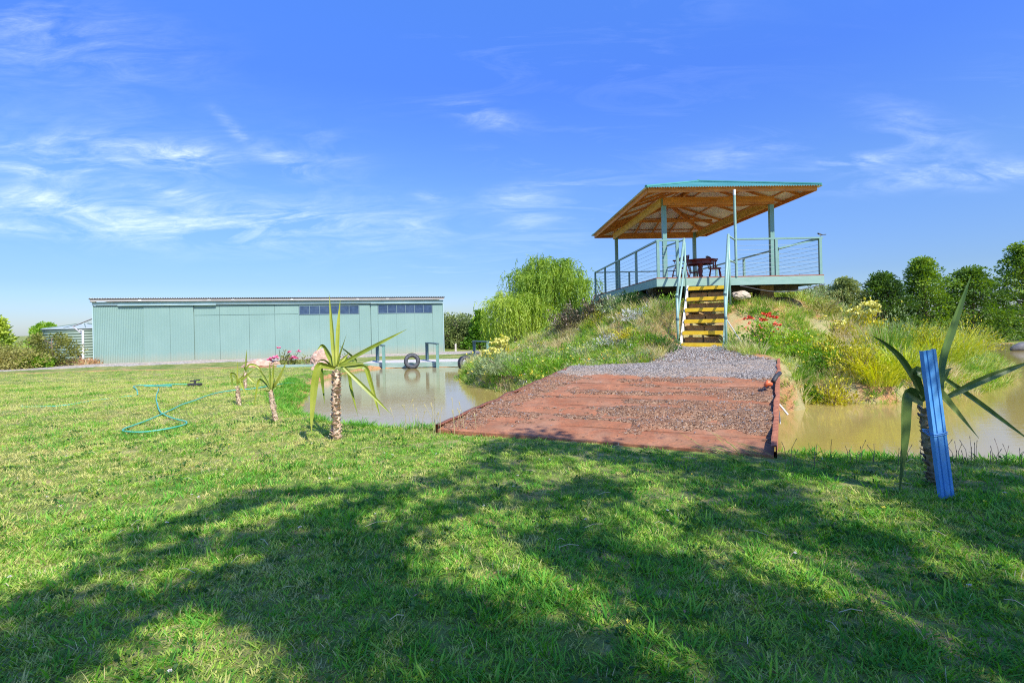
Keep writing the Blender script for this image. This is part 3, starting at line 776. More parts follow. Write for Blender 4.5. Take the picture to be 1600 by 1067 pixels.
# downpipe to the tank
dp = [at(146, 470, 31.2), at(146.5, 497, 31.3), at(114, 510, 32.2), at(128.5, 522, 31.6)]
MB().tube(dp, .045, 8).build('downpipe', M['gutter'], shed)
MB().box(at(145.5, 469.5, 31.2), (.24, .24, .26), RZ).build('rainhead', M['white'], shed)
pv = [at(125, 516.5, 31.5), at(129.5, 516.5, 31.5), at(130, 561, 31.5), at(141, 562, 31.4)]
o = MB().tube(pv, .065, 8).build('overflow_pipe', M['white'])
tag(o, 'white plastic pipe bent at both ends beside the green water tank', 'pipe')

# ------------------------------------------------------------------ water tanks
M['tankroof'] = mat('tank_roof_steel', (.34, .40, .38), .5, var=(.44, .50, .48), vscale=2)
def tank(px0, px1, ytop, Z, base_px, label):
    a = at(px0, 535, Z); b = at(px1, 535, Z); r = (b.x - a.x) / 2; c = Vector(((a.x + b.x) / 2, Z + r, 0))
    zt = at((px0 + px1) / 2, ytop, Z + .1).z; zb = -0.42
    T = thing('water_tank', (c.x, c.y, zb), label, 'water tank', 'corrugated water tanks')
    prof = []; n = 13
    H = zt - zb
    for i in range(n * 6 + 1):
        prof.append((r + 0.03 * math.sin(i * math.pi / 3), zb + H * i / (n * 6)))
    MB().lathe(prof, 64, (c.x, c.y, 0)).build('tank_wall', M['tank'], T, smooth=True)
    MB().lathe([(r + .08, zt - .02), (r + .08, zt + .03), (r - .02, zt + .05), (.25, zt + .34), (.25, zt + .40), (.001, zt + .41)], 48, (c.x, c.y, 0)).build('tank_roof', M['tankroof'], T)
    rb = MB()
    for k in range(12):
        an = k * math.pi / 6 + .2; d = Vector((math.cos(an), math.sin(an), 0))
        rb.beam(c + d * r + Vector((0, 0, zt + .06)), c + d * .3 + Vector((0, 0, zt + .36)), .05, .04)
    rb.build('roof_rib', M['tank'], T)
    return T
tank(36.7, 141, 514, 33.2, 0, 'large green corrugated tank standing left of the shed')
tank(100, 168, 512.5, 38.6, 0, 'corrugated tank half hidden between the large tank and the shed')

# ------------------------------------------------------------------ jetty
J0 = on(429, 572, -.36); J0.z = 0; JY = 23.75
jy0, jy1 = 24.3, 23.6
jx0, jx1 = -11.2, 1.6
jetty = thing('jetty', ((jx0 + jx1) / 2, 24.4, -.3), 'low teal edged boardwalk jetty along the far pond bank', 'jetty')
def jp(x, out, z):
    q = (x - jx0) / (jx1 - jx0); return Vector((x, jy0 + (jy1 - jy0) * q - out, z))
n = 5
for i in range(n):
    xa, xb = jx0 + (jx1 - jx0) * i / n, jx0 + (jx1 - jx0) * (i + 1) / n - .015
    MB().beam(jp(xa, 0, -.26 - .004 * i), jp(xb, 0, -.26 - .004 * i), .05, .22).build('edge_board', M['jetty'], jetty)
k = 0; x = -7.0
while x < jx1:
    a, b_ = jp(x, -.04, -.165), jp(x, -1.9, -.165)
    MB().beam(a, b_, .135, .035).build('deck_board', M['jettytop'], jetty); x += .15
for x in (-6.6, -4.0, -1.4, 1.2):
    MB().beam(jp(x, -.1, -1.1), jp(x, -.1, -.19), .1, .1).build('pile', M['darkpost'], jetty)
def frame(pb, pf, yb_top, yf_top, Zf, label):
    f0 = at(pf, 575, Zf); zt = at(pf, yf_top, Zf).z
    b0 = at(pb, 560, Zf + 1.55)
    r = thing('mooring_frame', (f0.x, f0.y, -.4), label, 'mooring frame', 'mooring frames on the jetty')
    MB().beam((f0.x, f0.y, -1.1), (f0.x, f0.y, zt), .12, .12).build('front_post', M['post'], r)
    MB().beam((b0.x, b0.y, -.3), (b0.x, b0.y, zt), .14, .14).build('rear_post', M['darkpost'], r)
    d = Vector((b0.x - f0.x, b0.y - f0.y, 0)).normalized() * .07
    MB().beam(Vector((f0.x, f0.y, zt + .03)) - d, Vector((b0.x, b0.y, zt + .03)) + d, .15, .055).build('top_bar', M['darkpost'], r)
frame(590, 600, 541, 541, 23.75, 'teal post and rail mooring frame left of the tyre')
frame(667.5, 684, 538, 538, 23.6, 'teal post and rail mooring frame right of the tyre')
frame(741.5, 763, 536, 535, 23.4, 'mooring frame half hidden by yellow flowers, furthest right on the jetty')
# tyres
def tyre_mesh(T):
    R90 = Matrix.Rotation(math.pi / 2, 3, 'X')
    prof = []
    for k in range(20):
        an = 2 * math.pi * k / 20; prof.append((.27 + .085 * (abs(math.cos(an)) ** .6) * (1 if math.cos(an) > 0 else -1), .11 * (abs(math.sin(an)) ** .7) * (1 if math.sin(an) > 0 else -1)))
    carc = MB().lathe(prof, 40, (0, 0, 0), R90, closed=True).build('tyre_body', M['tyre'], T, smooth=True)
    tr = MB()
    for k in range(44):
        an = 2 * math.pi * k / 44
        for sgn in (-1, 1):
            c = Vector((math.cos(an) * .356, sgn * .05, math.sin(an) * .356))
            tr.box(c, (.012, .085, .030), Matrix.Rotation(-an, 3, 'Y') @ Matrix.Rotation(sgn * .35, 3, 'X'))
    tr.build('tread', M['black'], T)
T1 = thing('tyre', (0, 0, 0), 'black tyre hanging on the jetty edge between two mooring frames', 'tyre', 'tyres hung on the jetty')
tyre_mesh(T1)
T2 = copy_thing(T1, (0, 0, 0), 0, 'tyre on the jetty partly hidden behind the yellow flowers', 'tyres hung on the jetty')
p = at(644.5, 564, 23.55); T1.location = (p.x, p.y - .12, p.z); T1.rotation_euler = (math.radians(-12), 0, math.radians(14))
p = at(727, 568, 23.1); T2.location = (p.x, p.y - .05, p.z); T2.rotation_euler = (math.radians(-8), 0, math.radians(42))
# ------------------------------------------------------------------ gazebo
GB = Vector((-.038, 1, 0)).normalized(); GA = Vector((GB.y, -GB.x, 0))
G0 = at(1027, 434, 14.8); DZ = G0.z
def G(a, b, z): 
    p = Vector((G0.x, G0.y, 0)) + GA * a + GB * b; return Vector((p.x, p.y, DZ + z))
DW, DD = 4.92, 9.2
gaz = thing('gazebo', tuple(G(DW / 2, DD / 2, 0)), 'open gazebo with green hipped roof, timber rafters and wire railed deck on the mound', 'gazebo')
R3 = Matrix((GA, GB, Vector((0, 0, 1)))).transposed()
n = int(DD / .142)
for i in range(n):
    b_ = (i + .5) * DD / n
    MB().box(G(DW / 2 + random.uniform(-.01, .01), b_, -.012), (DW + .05, .134, .03), R3).build('deck_board', M['board'], gaz)
def gb(name, a0, b0, z0, a1, b1, z1, w_, h, m_, par=None):
    return MB().beam(G(a0, b0, z0), G(a1, b1, z1), w_, h).build(name, M[m_], par or gaz)
# deck edge beams and joists
gb('edge_beam', -.02, 0.02, -.145, DW + .02, .02, -.145, .05, .23, 'fascia')
gb('edge_beam', 0.005, .05, -.147, .005, DD - .05, -.147, .05, .23, 'post')
gb('edge_beam', DW - .005, .05, -.147, DW - .005, DD - .05, -.147, .05, .23, 'post')
gb('edge_beam', 0.04, DD - .02, -.149, DW - .04, DD - .02, -.149, .05, .23, 'post')
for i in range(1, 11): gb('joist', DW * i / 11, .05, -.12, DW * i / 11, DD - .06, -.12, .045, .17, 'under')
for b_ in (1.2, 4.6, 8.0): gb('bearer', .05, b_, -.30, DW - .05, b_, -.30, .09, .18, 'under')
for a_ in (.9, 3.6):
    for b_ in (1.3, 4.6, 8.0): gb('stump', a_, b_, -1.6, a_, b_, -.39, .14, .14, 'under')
MB().box(G(3.75, 1.2, -.48), (.42, .5, .5), R3).build('pier', M['block'], gaz)
# posts
PA = (.56, 3.93); PB = (.95, 7.0); RE = 2.60
ZB = 2.50; SLOPE = .325
posts = []
for a_ in PA:
    for b_ in PB: gb('post', a_, b_, 0, a_, b_, ZB + .02, .125, .125, 'post')
# roof frame
RA0, RA1 = -.27, 4.93; RB0, RB1 = 0.0, 8.0; RW = RA1 - RA0; RZ0 = 2.62
def rz(a_, b_): return RZ0 + SLOPE * min(a_ - RA0, RA1 - a_, b_ - RB0, RB1 - b_)
RM = (RA0 + RA1) / 2; RH = RZ0 + SLOPE * RW / 2; R1 = RB0 + RW / 2; R2 = RB1 - RW / 2
def beam2(a0, b0, a1, b1, zc, w_, h, m_, name='perimeter_beam'): return gb(name, a0, b0, zc, a1, b1, zc, w_, h, m_)
beam2(PA[0] - .05, PB[0] - .09, PA[1] + .05, PB[0] - .09, ZB - .10, .05, .24, 'timber')
beam2(PA[0] - .05, PB[0] + .09, PA[1] + .05, PB[0] + .09, ZB - .10, .05, .24, 'timber')
beam2(PA[0] - .05, PB[1], PA[1] + .05, PB[1], ZB - .10, .10, .24, 'timber')
beam2(PA[0] - .088, PB[0], PA[0] - .088, PB[1] + .1, ZB - .102, .05, .24, 'timber2')
beam2(PA[1] + .088, PB[0], PA[1] + .088, PB[1] + .1, ZB - .102, .05, .24, 'timber2')
# ties
for b_ in (2.6, 5.2): beam2(PA[0], b_, PA[1], b_, ZB + .16, .045, .10, 'timber', 'ceiling_tie')
# fascia boards under the sheet edge
e = .09
for q in (((RA0 + e, RB0 + e), (RA1 - e, RB0 + e)), ((RA0 + e, RB1 - e), (RA1 - e, RB1 - e)), ((RA0 + e, RB0 + e + .03), (RA0 + e, RB1 - e - .03)), ((RA1 - e, RB0 + e + .03), (RA1 - e, RB1 - e - .03))):
    beam2(*q[0], *q[1], RZ0 - .075, .035, .13, 'timber', 'fascia_board')
def rafter(a0, b0, a1, b1, name='rafter', w_=.04, h=.08):
    za, zb = rz(a0, b0) - .09, rz(a1, b1) - .09
    return MB().beam(G(a0, b0, za), G(a1, b1, zb), w_, h).build(name, M['timber'], gaz)
for b_ in (R1, R1 + 1.4, R2):
    rafter(RA0 + .11, b_, RM, b_); rafter(RA1 - .11, b_, RM, b_)
rafter(RM, RB0 + .11, RM, R1); rafter(RM, RB1 - .11, RM, R2)
for d in (.9, 1.85):
    for side in (0, 1):
        a_ = RA0 + d if not side else RA1 - d
        rafter(a_, RB0 + .11, a_, RB0 + d - .03, 'jack_rafter'); rafter(a_, RB1 - .11, a_, RB1 - d + .03, 'jack_rafter')
        ae = RA0 + .11 if not side else RA1 - .11
        ai = RA0 + d - .03 if not side else RA1 - d + .03
        rafter(ae, RB0 + d, ai, RB0 + d, 'jack_rafter'); rafter(ae, RB1 - d, ai, RB1 - d, 'jack_rafter')
for (a0, b0, b1) in ((RA0, RB0, R1), (RA1, RB0, R1), (RA0, RB1, R2), (RA1, RB1, R2)):
    aa = a0 + (.12 if a0 == RA0 else -.12); bb = b0 + (.12 if b0 == RB0 else -.12)
    MB().beam(G(aa, bb, rz(aa, bb) - .11), G(RM, b1, RH - .11), .05, .16).build('hip_rafter', M['timber'], gaz)
gb('ridge_board', RM, R1, RH - .1, RM, R2, RH - .1, .04, .15, 'timber')
# battens under the sheeting
for d in (.45, 1.35, 2.2):
    z = RZ0 + SLOPE * d - .028
    for (a0, b0, a1, b1) in ((RA0 + d, RB0 + d, RA1 - d, RB0 + d), (RA0 + d, RB1 - d, RA1 - d, RB1 - d), (RA0 + d, RB0 + d, RA0 + d, RB1 - d), (RA1 - d, RB0 + d, RA1 - d, RB1 - d)):
        gb('batten', a0, b0, z, a1, b1, z, .06, .03, 'timber')
# corrugated sheets: four faces, painted above and galvanised below
def sheet(kind):
    """columns across the slope, each from the eave to the hip or ridge"""
    L = RW if kind in 'fb' else RB1 - RB0
    n = int(L / .0763) * 4; lo, hi = [], []
    for i in range(n + 1):
        t_ = L * i / n; rib = .014 * math.sin(i * math.pi / 2 + .4)
        d = min(t_, L - t_, RW / 2)
        def pt(dd):
            if kind == 'f': a_, b_ = RA0 + t_, RB0 + dd
            if kind == 'b': a_, b_ = RA0 + t_, RB1 - dd
            if kind == 'l': a_, b_ = RA0 + dd, RB0 + t_
            if kind == 'r': a_, b_ = RA1 - dd, RB0 + t_
            return a_, b_, RZ0 + SLOPE * dd + rib
        lo.append(pt(-.04)); hi.append(pt(d))
    return lo, hi
for kind in 'fblr':
    lo, hi = sheet(kind)
    rows = [[G(*p) for p in lo], [G(*p) for p in hi]]
    MB().grid(rows if kind in 'fr' else rows[::-1]).build('roof_sheet', M['roofgreen'], gaz, smooth=True)
    rows = [[G(p[0], p[1], p[2] - .008) for p in lo], [G(p[0], p[1], p[2] - .008) for p in hi]]
    MB().grid(rows).build('roof_lining', M['zinc'], gaz, smooth=True)
for (a0, b0, b1) in ((RA0, RB0, R1), (RA1, RB0, R1), (RA0, RB1, R2), (RA1, RB1, R2)):
    MB().tube([G(a0, b0, RZ0 + .02), G(RM, b1, RH + .02)], .045, 8).build('hip_cap', M['roofgreen'], gaz)
MB().tube([G(RM, R1 - .05, RH + .03), G(RM, R2 + .05, RH + .03)], .05, 8).build('ridge_cap', M['roofgreen'], gaz)
# railings
RH_ = 1.06
def rpost(a_, b_, h=RH_, w_=.075): return gb('rail_post', a_, b_, -.02, a_, b_, h, w_, w_, 'rail')
def toprail(a0, b0, a1, b1, z=RH_ + .02): return gb('handrail', a0, b0, z, a1, b1, z, .075, .045, 'rail')
def cables(a0, b0, a1, b1, n=7):
    for i in range(n):
        z = .12 + i * (RH_ - .16) / n
        MB().tube([G(a0, b0, z), G(a1, b1, z)], .0045, 5).build('cable', M['cable'], gaz)
ST0, ST1 = .62, 2.33        # the opening at the top of the stairs
rpost(.05, .05); rpost(ST0, .05); toprail(.0, .05, ST0 + .05, .05); cables(.05, .05, ST0, .05)
rpost(DW - .05, .05); rpost(3.55, .05)
MB().tube([G(ST1, .0, -.02), G(ST1, .02, 2.50)], .038, 10).build('prop_pole', M['pipe'], gaz)
MB().tube([G(ST1, .02, 2.36), G(ST1, .02, 2.52)], .040, 10).build('pole_collar', M['white'], gaz)
toprail(ST1, .05, DW + .02, .05); cables(ST1, .05, DW - .05, .05)
lb = [.05, 2.3, 4.6, 7.0, DD - .12]
for b_ in lb[1:]: rpost(.05, b_)
toprail(.05, .09, .05, DD - .1); cables(.05, .05, .05, DD - .12)
for b_ in (2.3, 4.6, 7.0, DD - .12): rpost(DW - .05, b_)
toprail(DW - .05, .09, DW - .05, DD - .1); cables(DW - .05, .05, DW - .05, DD - .12)
for a_ in (1.65, 3.3): rpost(a_, DD - .12)
toprail(.09, DD - .12, DW - .09, DD - .12); cables(.05, DD - .12, DW - .05, DD - .12)
# sloping stay rail at the right corner and drooping black conduit under the deck edge
gb('stay_rail', 3.62, .05, .80, 4.84, .10, RH_ - .02, .04, .04, 'rail')
pts = []
for i in range(13):
    q = i / 12; pts.append(G(2.4 + (DW - 2.4) * q, -.06, -.29 - .20 * math.sin(math.pi * q) ** 1.2))
MB().tube(pts, .014, 6).build('conduit', M['black'], gaz)

# ------------------------------------------------------------------ stairs
sb = at(1096.5, 535, 13.3); stp = at(1104.5, 446.5, 14.5)
SV = Vector((stp.x - sb.x, stp.y - sb.y, 0)); RUN = SV.length; SV.normalize(); SR = Vector((SV.y, -SV.x, 0)); SRISE = stp.z - sb.z
stairs = thing('staircase', (sb.x, sb.y, sb.z - .05), 'steep open stair with six yellow treads and pale teal pipe handrails', 'stairs')
SW = .50
def st(t_, side, z=0.0, fw=0.0):
    p = Vector((sb.x, sb.y, 0)) + SV * (RUN * t_ + fw) + SR * side; return Vector((p.x, p.y, sb.z + SRISE * t_ + z))
RS = Matrix((SR, SV, Vector((0, 0, 1)))).transposed()
for i in range(6):
    c = st(i / 5, random.uniform(-.01, .01), -.045)
    MB().box(c, (2 * SW, .20, .05), RS @ Matrix.Rotation(random.uniform(-.012, .012), 3, 'Y')).build('tread', M['yellow'], stairs, bevel=.006)
    MB().box(c + Vector((0, 0, -.04)) - SV * .092, (2 * SW, .02, .06), RS).build('tread_lip', M['yellow'], stairs)
for sd in (-1, 1):
    MB().beam(st(-.10, sd * (SW + .03), -.14), st(1.08, sd * (SW + .03), -.14), .045, .16).build('stringer', M['white'] if sd < 0 else M['pipe'], stairs)
    x = SW + .09
    x = x if sd > 0 else -x
    lo = st(-.02, x, 0); 
    MB().tube([Vector((lo.x, lo.y, sb.z - .35)), Vector((lo.x, lo.y, sb.z + 1.30))], .034, 10).build('bottom_post', M['pipe'], stairs, smooth=True)
    MB().tube([Vector((lo.x, lo.y, sb.z + 1.22)), st(.5, x, 1.33), st(1.02, x, 1.36)], .036, 10).build('pipe_handrail', M['pipe'], stairs, smooth=True)
    MB().tube([Vector((lo.x, lo.y, sb.z + .62)), st(.5, x, .66), st(1.02, x, .66)], .028, 8).build('middle_rail', M['pipe'], stairs, smooth=True)
    tp = st(1.06, x, 0)
    MB().tube([Vector((tp.x, tp.y, sb.z + SRISE - .55)), Vector((tp.x, tp.y, sb.z + SRISE + 1.30))], .032, 10).build('top_post', M['pipe'] if sd > 0 else M['rail'], stairs, smooth=True)
    for hh in (1.33, .66):
        q = st(1.02, x, hh)
        tgt = G(ST1 if sd > 0 else .62, .02 if sd > 0 else .9, hh - .28)
        MB().tube([q, tgt], .024, 8).build('return_rail', M['pipe'] if sd > 0 else M['rail'], stairs, smooth=True)
    for z in (.62, 1.22):
        MB().tube([Vector((lo.x, lo.y, sb.z + z - .03)), Vector((lo.x, lo.y, sb.z + z + .03))], .046, 10).build('pipe_clamp', M['darkpost'], stairs)
# sandstone blocks behind the treads
bw = thing('block_wall', tuple(st(.4, 0, -.3)), 'stepped sandstone blocks showing behind the yellow treads', 'block wall')
for i in range(5):
    for k in (-1, 1):
        c = st((i + .9) / 5, k * .245, -.28, .20)
        MB().box(c, (.46, .22, .25), RS @ Matrix.Rotation(random.uniform(-.03, .03), 3, 'Z')).build('block', M['block'], bw, bevel=.015)
# rope from the right post to the ground
lo = st(-.02, SW + .09, 0)
p1 = Vector((lo.x, lo.y, sb.z + .62)); p2 = at(1172, 515, 13.0); p2.z = mz1(p2.x, p2.y) + .03
o = MB().tube([p1, (p1 + p2) / 2 - Vector((0, 0, .04)), p2], .014, 6).build('guy_rope', M['rope'])
tag(o, 'thin pale rope from the right stair post down to the red flowers', 'rope')
# pale boulder under the deck edge
def rock(name, c, r, m_, label, cat='rock', group=None, sq=(1, 1, .7), seed=0):
    bpy_m = MB(); ns, nr = 30, 18
    rows = []
    for i in range(nr + 1):
        th = math.pi * i / nr; row = []
        for j in range(ns + 1):
            ph = 2 * math.pi * (j % ns) / ns
            d = Vector((math.sin(th) * math.cos(ph), math.sin(th) * math.sin(ph), math.cos(th)))
            f = 1 + .28 * mnoise.noise(d * 1.3 + Vector((seed, 0, 0))) + .16 * mnoise.noise(d * 3.1 + Vector((0, seed, 0))) + .07 * mnoise.noise(d * 8 + Vector((seed, seed, 0)))
            row.append(Vector(c) + Vector((d.x * sq[0], d.y * sq[1], d.z * sq[2])) * r * f)
        rows.append(row)
    bpy_m.grid(rows); o = bpy_m.build(name, M[m_])
    return tag(o, label, cat, group)
p = at(1158, 456, 14.9); rock('boulder', (p.x, p.y, p.z - .10), .22, 'pale_stone', 'pale rounded boulder under the deck edge right of the stairs', sq=(1.2, .6, .6), seed=3)

# ------------------------------------------------------------------ table and chairs
def make_chair(label):
    r = thing('chair', (0, 0, 0), label, 'chair', 'captain chairs round the table')
    mb = MB()
    pr = []
    for k in range(20):
        an = 2 * math.pi * k / 20; pr.append((.22 * math.cos(an), .20 * math.sin(an)))
    for z in (.42, .455): mb.face([(x, y, z) for x, y in (pr if z > .43 else pr[::-1])])
    mb.grid([[(x, y, .42) for x, y in pr + pr[:1]], [(x, y, .455) for x, y in pr + pr[:1]]])
    mb.build('seat', M['redwood'], r)
    for sx2 in (-1, 1):
        for sy2 in (-1, 1):
            MB().tube([(sx2 * .14, sy2 * .13, .42), (sx2 * .17, sy2 * .16, .25), (sx2 * .20, sy2 * .19, 0)], [.016, .024, .014], 8).build('leg', M['redwood'], r, smooth=True)
    for sy2 in (-1, 1): MB().tube([(-.175, sy2 * .165, .2), (.175, sy2 * .165, .2)], .011, 6).build('stretcher', M['redwood'], r)
    arc = []
    for k in range(15):
        an = math.radians(-200 + 220 * k / 14) + math.pi          # open towards +y (front)
        arc.append((.27 * math.cos(an), .25 * math.sin(an)))
    for k in range(1, 14, 1):
        x, y = arc[k]
        if k % 2 == 0 or k in (1, 13): MB().tube([(x * .78, y * .78, .45), (x, y, .70)], [.011, .013], 6).build('spindle', M['redwood'], r)
    rows_o = [[(x * f, y * f, z) for x, y in arc] for f, z in ((.93, .69), (1.06, .69), (1.06, .735), (.93, .735), (.93, .69))]
    MB().grid(rows_o).build('arm_rail', M['redwood'], r)
    arc2 = arc[3:12]
    up = MB(); hh = [.78, .83, .86, .865, .87, .865, .86, .83, .78]
    up.grid([[(x, y, .73) for x, y in arc2], [(x * 1.05, y * 1.05, h) for (x, y), h in zip(arc2, hh)]])
    up.grid([[(x * 1.05, y * 1.05, h) for (x, y), h in zip(arc2, hh)], [(x * 1.13, y * 1.13, h - .005) for (x, y), h in zip(arc2, hh)], [(x * 1.09, y * 1.09, .73) for x, y in arc2]])
    up.build('top_rail', M['redwood'], r)
    return r
ch = make_chair('dark red captain chair on the right side of the table')
def deckpt(px, Z): p = at(px, 420, Z); return (p.x, p.y, DZ + .004)
L_ = [(1117, 16.95, -1.9, 'dark red captain chair on the right side of the table'),
      (1063, 16.6, 1.9, 'dark red captain chair left of the table behind the stair rail'),
      (1087, 18.2, .2 + math.pi, 'dark red captain chair on the far side of the table')]
for i, (px, Z_, a_, lb_) in enumerate(L_):
    c = ch if i == 0 else copy_thing(ch, (0, 0, 0), 0, lb_)
    c.location = deckpt(px, Z_); c.rotation_euler = (0, 0, a_ + math.pi)
tb = thing('table', deckpt(1094, 17.1), 'round dark red pedestal table on the gazebo deck', 'table')
tx, ty, tz = tb.location
MB().lathe([(.001, .70), (.50, .70), (.52, .715), (.52, .735), (.50, .75), (.001, .75)], 40, (tx, ty, tz)).build('table_top', M['redwood'], tb, smooth=False)
MB().lathe([(.40, .60), (.42, .60), (.42, .70), (.40, .70)], 32, (tx, ty, tz), closed=True).build('apron', M['redwood'], tb)
MB().lathe([(.045, .05), (.08, .12), (.05, .22), (.09, .38), (.05, .50), (.10, .60), (.14, .68)], 20, (tx, ty, tz)).build('pedestal', M['redwood'], tb, smooth=True)
for k in range(4):
    an = k * math.pi / 2 + .6; d = Vector((math.cos(an), math.sin(an), 0)); c = Vector((tx, ty, tz))
    MB().tube([c + d * .03 + Vector((0, 0, .16)), c + d * .2 + Vector((0, 0, .12)), c + d * .38 + Vector((0, 0, .025))], [.035, .03, .022], 8).build('foot', M['redwood'], tb, smooth=True)

# small bird on the corner of the rail
bd = thing('bird', tuple(G(DW - .03, .05, RH_ + .045)), 'small dark bird with pale belly perched on the rail corner', 'bird')
bc = G(DW - .03, .05, RH_ + .045)
def bpnt(x, z, y=0): return bc + GA * x + GB * y + Vector((0, 0, z))
body = MB().tube([bpnt(-.088, .098), bpnt(-.075, .104), bpnt(-.055, .102), bpnt(-.035, .085), bpnt(.0, .068), bpnt(.035, .062), bpnt(.07, .066)], [.006, .022, .024, .026, .032, .022, .008], 10).build('body', M['black'], bd, smooth=True)
MB().tube([bpnt(.06, .064), bpnt(.17, .075)], [.011, .014], 6).build('tail', M['black'], bd)
MB().tube([bpnt(-.09, .100), bpnt(-.112, .097)], [.005, .001], 6).build('beak', M['darkpost'], bd)
MB().tube([bpnt(-.05, .072, -.006), bpnt(-.0, .052, -.004), bpnt(.03, .052)], [.012, .024, .010], 8).build('belly', M['white'], bd, smooth=True)
for y in (-.012, .012): MB().tube([bpnt(0, .045, y), bpnt(-.004, .0, y)], .003, 5).build('leg', M['darkpost'], bd)
# ------------------------------------------------------------------ plant tools
def blades(base, az, L, lean, curve, width, seg=3, r=None, twist=None):
    """arching blades as quads (last one folded to a point)"""
    base = np.asarray(base, float); N = len(base)
    L, lean, curve, width = [np.broadcast_to(np.asarray(v, float), (N,)) for v in (L, lean, curve, width)]
    az = np.asarray(az, float); d = np.stack([np.cos(az), np.sin(az)], 1)
    if twist is None: twist = (r or rng).normal(0, .5, N)
    sd = np.stack([-np.sin(az + twist), np.cos(az + twist), np.zeros(N)], 1)
    P = [base]; th = lean.copy(); p = base.copy()
    for k in range(seg):
        th = lean + curve * (k + .5) / seg
        st_ = (L / seg)[:, None] * np.concatenate([d * np.sin(th)[:, None], np.cos(th)[:, None]], 1)
        p = p + st_; P.append(p)
    wp = [1 - .12 * k if k < seg else 0.06 for k in range(seg + 1)]
    wp = [w_ * (.75 if k == 0 else 1) for k, w_ in enumerate(wp)]
    out = []
    for k in range(seg):
        wa = sd * (width * wp[k] / 2)[:, None]; wb = sd * (width * wp[k + 1] / 2)[:, None]
        out.append(np.stack([P[k] - wa, P[k] + wa, P[k + 1] + wb, P[k + 1] - wb], 1))
    return np.concatenate(out, 0).reshape(-1, 3)

def scatter(name, P, rot, scl, idx, meshes, label, cat, kind='stuff'):
    me = bpy.data.meshes.new(name); P = np.asarray(P, np.float32)
    me.vertices.add(len(P)); me.vertices.foreach_set('co', P.ravel())
    a = me.attributes.new('rot', 'FLOAT_VECTOR', 'POINT'); a.data.foreach_set('vector', np.asarray(rot, np.float32).ravel())
    a = me.attributes.new('scl', 'FLOAT', 'POINT'); a.data.foreach_set('value', np.asarray(scl, np.float32))
    a = me.attributes.new('idx', 'INT', 'POINT'); a.data.foreach_set('value', np.asarray(idx, np.int32))
    o = link(name, me)
    ng = bpy.data.node_groups.new(name + '_scatter', 'GeometryNodeTree')
    ng.interface.new_socket('Geometry', in_out='INPUT', socket_type='NodeSocketGeometry'); ng.interface.new_socket('Geometry', in_out='OUTPUT', socket_type='NodeSocketGeometry')
    N = ng.nodes; gi = N.new('NodeGroupInput'); go = N.new('NodeGroupOutput')
    iop = N.new('GeometryNodeInstanceOnPoints'); iop.inputs['Pick Instance'].default_value = True
    jn = N.new('GeometryNodeJoinGeometry')
    for k in reversed(range(len(meshes))):
        src = bpy.data.objects.new(name + '_tuft', meshes[k])
        oi = N.new('GeometryNodeObjectInfo'); oi.inputs['Object'].default_value = src; oi.inputs['As Instance'].default_value = True
        ng.links.new(oi.outputs['Geometry'], jn.inputs[0])
    def attr(nm, dt):
        n = N.new('GeometryNodeInputNamedAttribute'); n.data_type = dt; n.inputs['Name'].default_value = nm; return n.outputs['Attribute']
    ng.links.new(gi.outputs[0], iop.inputs['Points']); ng.links.new(jn.outputs[0], iop.inputs['Instance'])
    ng.links.new(attr('idx', 'INT'), iop.inputs['Instance Index']); ng.links.new(attr('rot', 'FLOAT_VECTOR'), iop.inputs['Rotation'])
    ng.links.new(attr('scl', 'FLOAT'), iop.inputs['Scale']); ng.links.new(iop.outputs[0], go.inputs[0])
    md = o.modifiers.new('scatter', 'NODES'); md.node_group = ng
    return tag(o, label, cat, None, kind)

def tuft(n, rad, L, width, lean, curve, material, seed, seg=3):
    r = np.random.default_rng(seed)
    a = r.uniform(0, 2 * np.pi, n); q = rad * np.sqrt(r.uniform(0, 1, n)); base = np.stack([q * np.cos(a), q * np.sin(a), np.full(n, -.01)], 1)
    az = a + r.normal(0, .7, n)
    v = blades(base, az, L * r.uniform(.55, 1.2, n), r.uniform(lean * .2, lean, n), r.uniform(curve * .3, curve, n), width * r.uniform(.7, 1.2, n), seg, r, r.normal(0, .9, n))
    return quads_mesh('tuft', v, 4, material)
def leafy(n, rad, h, size, aspect, material, seed, up=.6):
    r = np.random.default_rng(seed)
    D = r.normal(size=(n, 3)); D[:, 2] = np.abs(D[:, 2]); D /= np.linalg.norm(D, axis=1, keepdims=True)
    P = D * (r.uniform(0.1, 1, n) ** .5)[:, None] * np.array([rad, rad, h])
    return quads_mesh('leafy', leaf_quads(P, D + r.normal(0, .5, (n, 3)) + np.array([0, 0, up]), size * r.uniform(.6, 1.2, n), aspect, r), 4, material)

